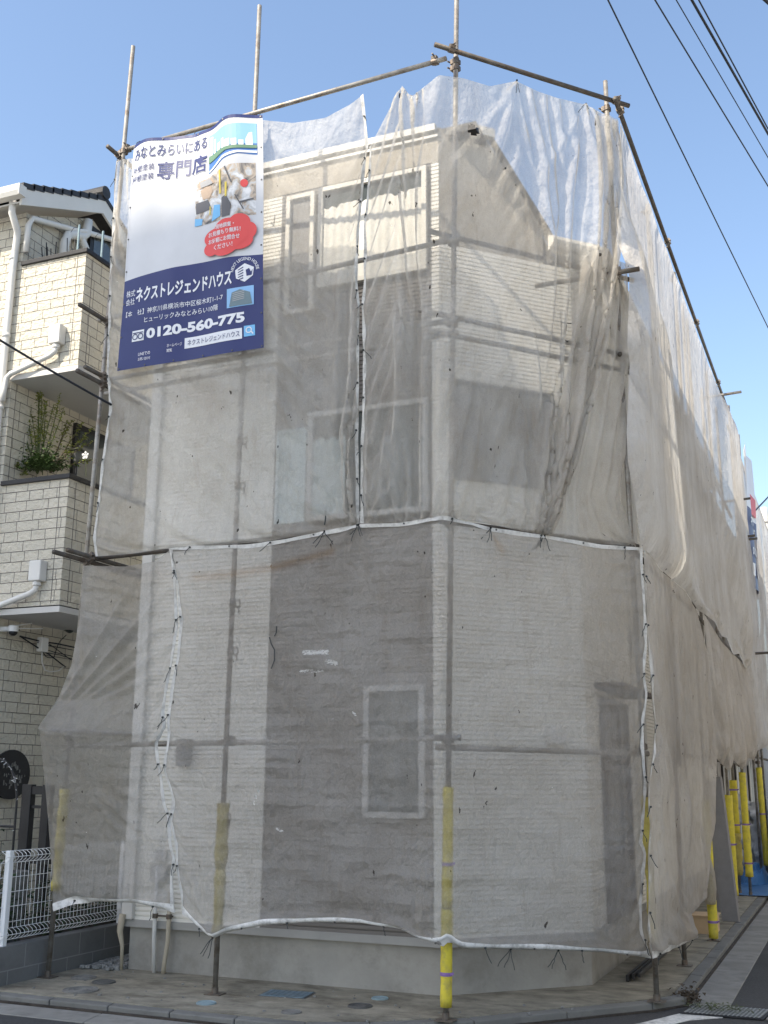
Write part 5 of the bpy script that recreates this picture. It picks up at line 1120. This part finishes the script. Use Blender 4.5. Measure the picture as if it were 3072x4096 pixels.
for x in (TX0+.04, TX1-.18):
    for y in (22.3, 24.3):
        b = MB(); b.tube([(x,y,.2),(x+.14,y,.2)], .27, 20); wh = b.build('wheel', M['rubber'], t); b = MB(); b.tube([(x-.004,y,.2),(x+.144,y,.2)], .15, 14); b.build('rim', M['grate'], wh)
for x in (TX0+.04, TX1-.22):
    b = MB(); b.box(x,x+.18,TY0-.03,TY0,.40,.50); b.build('tail_lamp', M['redlamp'], t)
b = MB(); b.box(TX0+.05,TX1-.05,TY0-.02,TY0+.03,.30,.36); b.build('bumper', M['rubber'], t)
b = MB()
for x in (TX0+.1, TX1-.14): b.box(x,x+.04,TY0-.012,TY0,.86,.97)
b.build('latch', M['coupler'], t)

# ------------------------------------------------------------------ beyond: next house, utility pole, wires
t = thing('house', (-5,28,0), 'plain distant grey house behind the far scaffold on the right', 'house')
b = MB(); b.box(-9,-2.45,22.2,36,0,7.4); b.build('wall', M['far_wall'], t)
b = MB(); b.prism([(-9.3,22,7.4),(-2.2,22,7.4),(-5.6,22,8.3)], (0,14.3,0)); b.build('roof', M['roof'], t)
for y in (22.9,25.4,28.5):
    b = MB(); b.box(-2.45,-2.40,y,y+1.0,.1,2.2); w_ = b.build('door', M['shutter'], t); b = MB(); b.box(-2.41,-2.385,y-.1,y,.0,2.3); b.box(-2.41,-2.385,y+1.0,y+1.1,.0,2.3); b.build('frame', M['white_trim'], w_)
t = thing('utility_pole', (-2.45,45,0), 'pale concrete utility pole rising at the right edge beyond the nets', 'utility pole')
q = Yp(3056,2030,45); b = MB(); b.tube([(q[0]-.25+.15,45,-.1),(q[0],45,q[2])], [.19,.13], 16); b.build('pole', M['pole_conc'], t, smooth=True)
b = MB(); b.tube([(q[0]-.02,45,q[2]-.65),(q[0]-.02,45,q[2]-.6)], .15, 14); b.build('band', M['galv'], t)
b = MB()
for k in range(16): z = q[2]-2.6-.22*k; b.tube([(q[0]-.2+.1*rl.random(),44.8,z),(q[0]+.25,44.8,z+rl.uniform(-.1,.1))], .02, 5)
b.build('climbing_steps', M['coupler'], t)
WG = 'overhead cables crossing the top right sky'
def cable(p, q, r, lab, ext=(0,0), sag=.05, grp=WG):
    p, q = np.array(p, float), np.array(q, float); a = p-(q-p)*ext[0]; b_ = q+(q-p)*ext[1]; L = np.linalg.norm(b_-a)
    P = [lerp(a, b_, t)-np.array([0,0,sag*4*t*(1-t)]) for t in np.linspace(0,1,30)]
    m = MB(); m.tube(P, r, 6); return tag(m.build('overhead_cable', M['wire'], smooth=True), lab, 'cable', grp)
cable(Gp(2432,0,9), Gp(3072,1310,9), .008, 'leftmost thin overhead cable reaching down to the right edge', (.5,.35), .0)
cable(Gp(2620,0,9), Gp(3045,700,9), .0075, 'second overhead cable from the left at the top', (.8,.5), .0)
cable(Gp(2705,0,9), Gp(3072,630,9), .0055, 'thinnest overhead cable, third from the left at the top', (.8,.4), .0)
cable(Gp(2767,0,9), Gp(3072,535,9), .013, 'thickest overhead cable in the top right', (.8,.4), .0)
cable(Gp(2795,0,9), Gp(3072,515,9), .0075, 'overhead cable just right of the thickest one', (.8,.4), .0)
cable(Gp(3060,0,9), Gp(3080,18,9), .016, 'cable clipping the extreme top right corner', (6,6), .0)
cable(Fp(-60,1318,1.0), Fp(447,1620,.03), .013, 'black service cable crossing in front of the stone house', (.3,0), .02, None)
cable(Yp(2946,2122,22), Yp(3085,1975,30), .02, 'cable slanting up from the far net to the utility pole', (0,1), .0, None)
# buildings across the roads, out of view: a tower behind the viewer throws the shade over the lower floors,
# and pale house fronts are added to bounce sunlight onto the right-hand side
def caster_z(z, y): return z+1.2*(9.72-y)
TY = -24.0; TXo = -.6*(9.72-TY)
ap_ = thing('apartment_tower', (TXo-5,TY-6,-.14), 'tall plain apartment tower far behind the viewer', 'building')
b = MB(); b.box(TXo-7.4,TXo+.2,TY-11,TY,-.14,caster_z(6.55,TY)); b.box(TXo-10.5,TXo-7.4,TY-11,TY,-.14,caster_z(5.5,TY)); b.build('wall', M['apt'], ap_)
for k in range(14):
    for j in range(3):
        x = TXo-9.5+j*3.3; b = MB(); b.box(x,x+1.5,TY,TY+.03,1+k*3.0,2.6+k*3.0); b.build('window', M['glass'], ap_)
for i, (y0, y1, h) in enumerate(((7.5,14,9.6),(14.6,22,10),(22.6,30,9.2))):
    oh = thing('house', (7,y0,-.14), ('pale house opposite the cut corner, out of the photo','pale house opposite the middle of the right nets, out of the photo','pale house opposite the far truck, out of the photo')[i], 'house')
    b = MB(); b.box(4.4,11,y0,y1,-.14,h); b.build('wall', M['apt'], oh)
    b = MB(); b.prism([(4.1,y0-.3,h),(11.3,y0-.3,h),(7.7,y0-.3,h+1.2)], (0,y1-y0+.6,0)); b.build('roof', M['roof'], oh)
    for j in range(2):
        for k in range(2):
            b = MB(); b.box(4.37,4.4,y0+1.2+j*2.6,y0+2.6+j*2.6,1+k*2.8,2.2+k*2.8); b.build('window', M['glass'], oh)
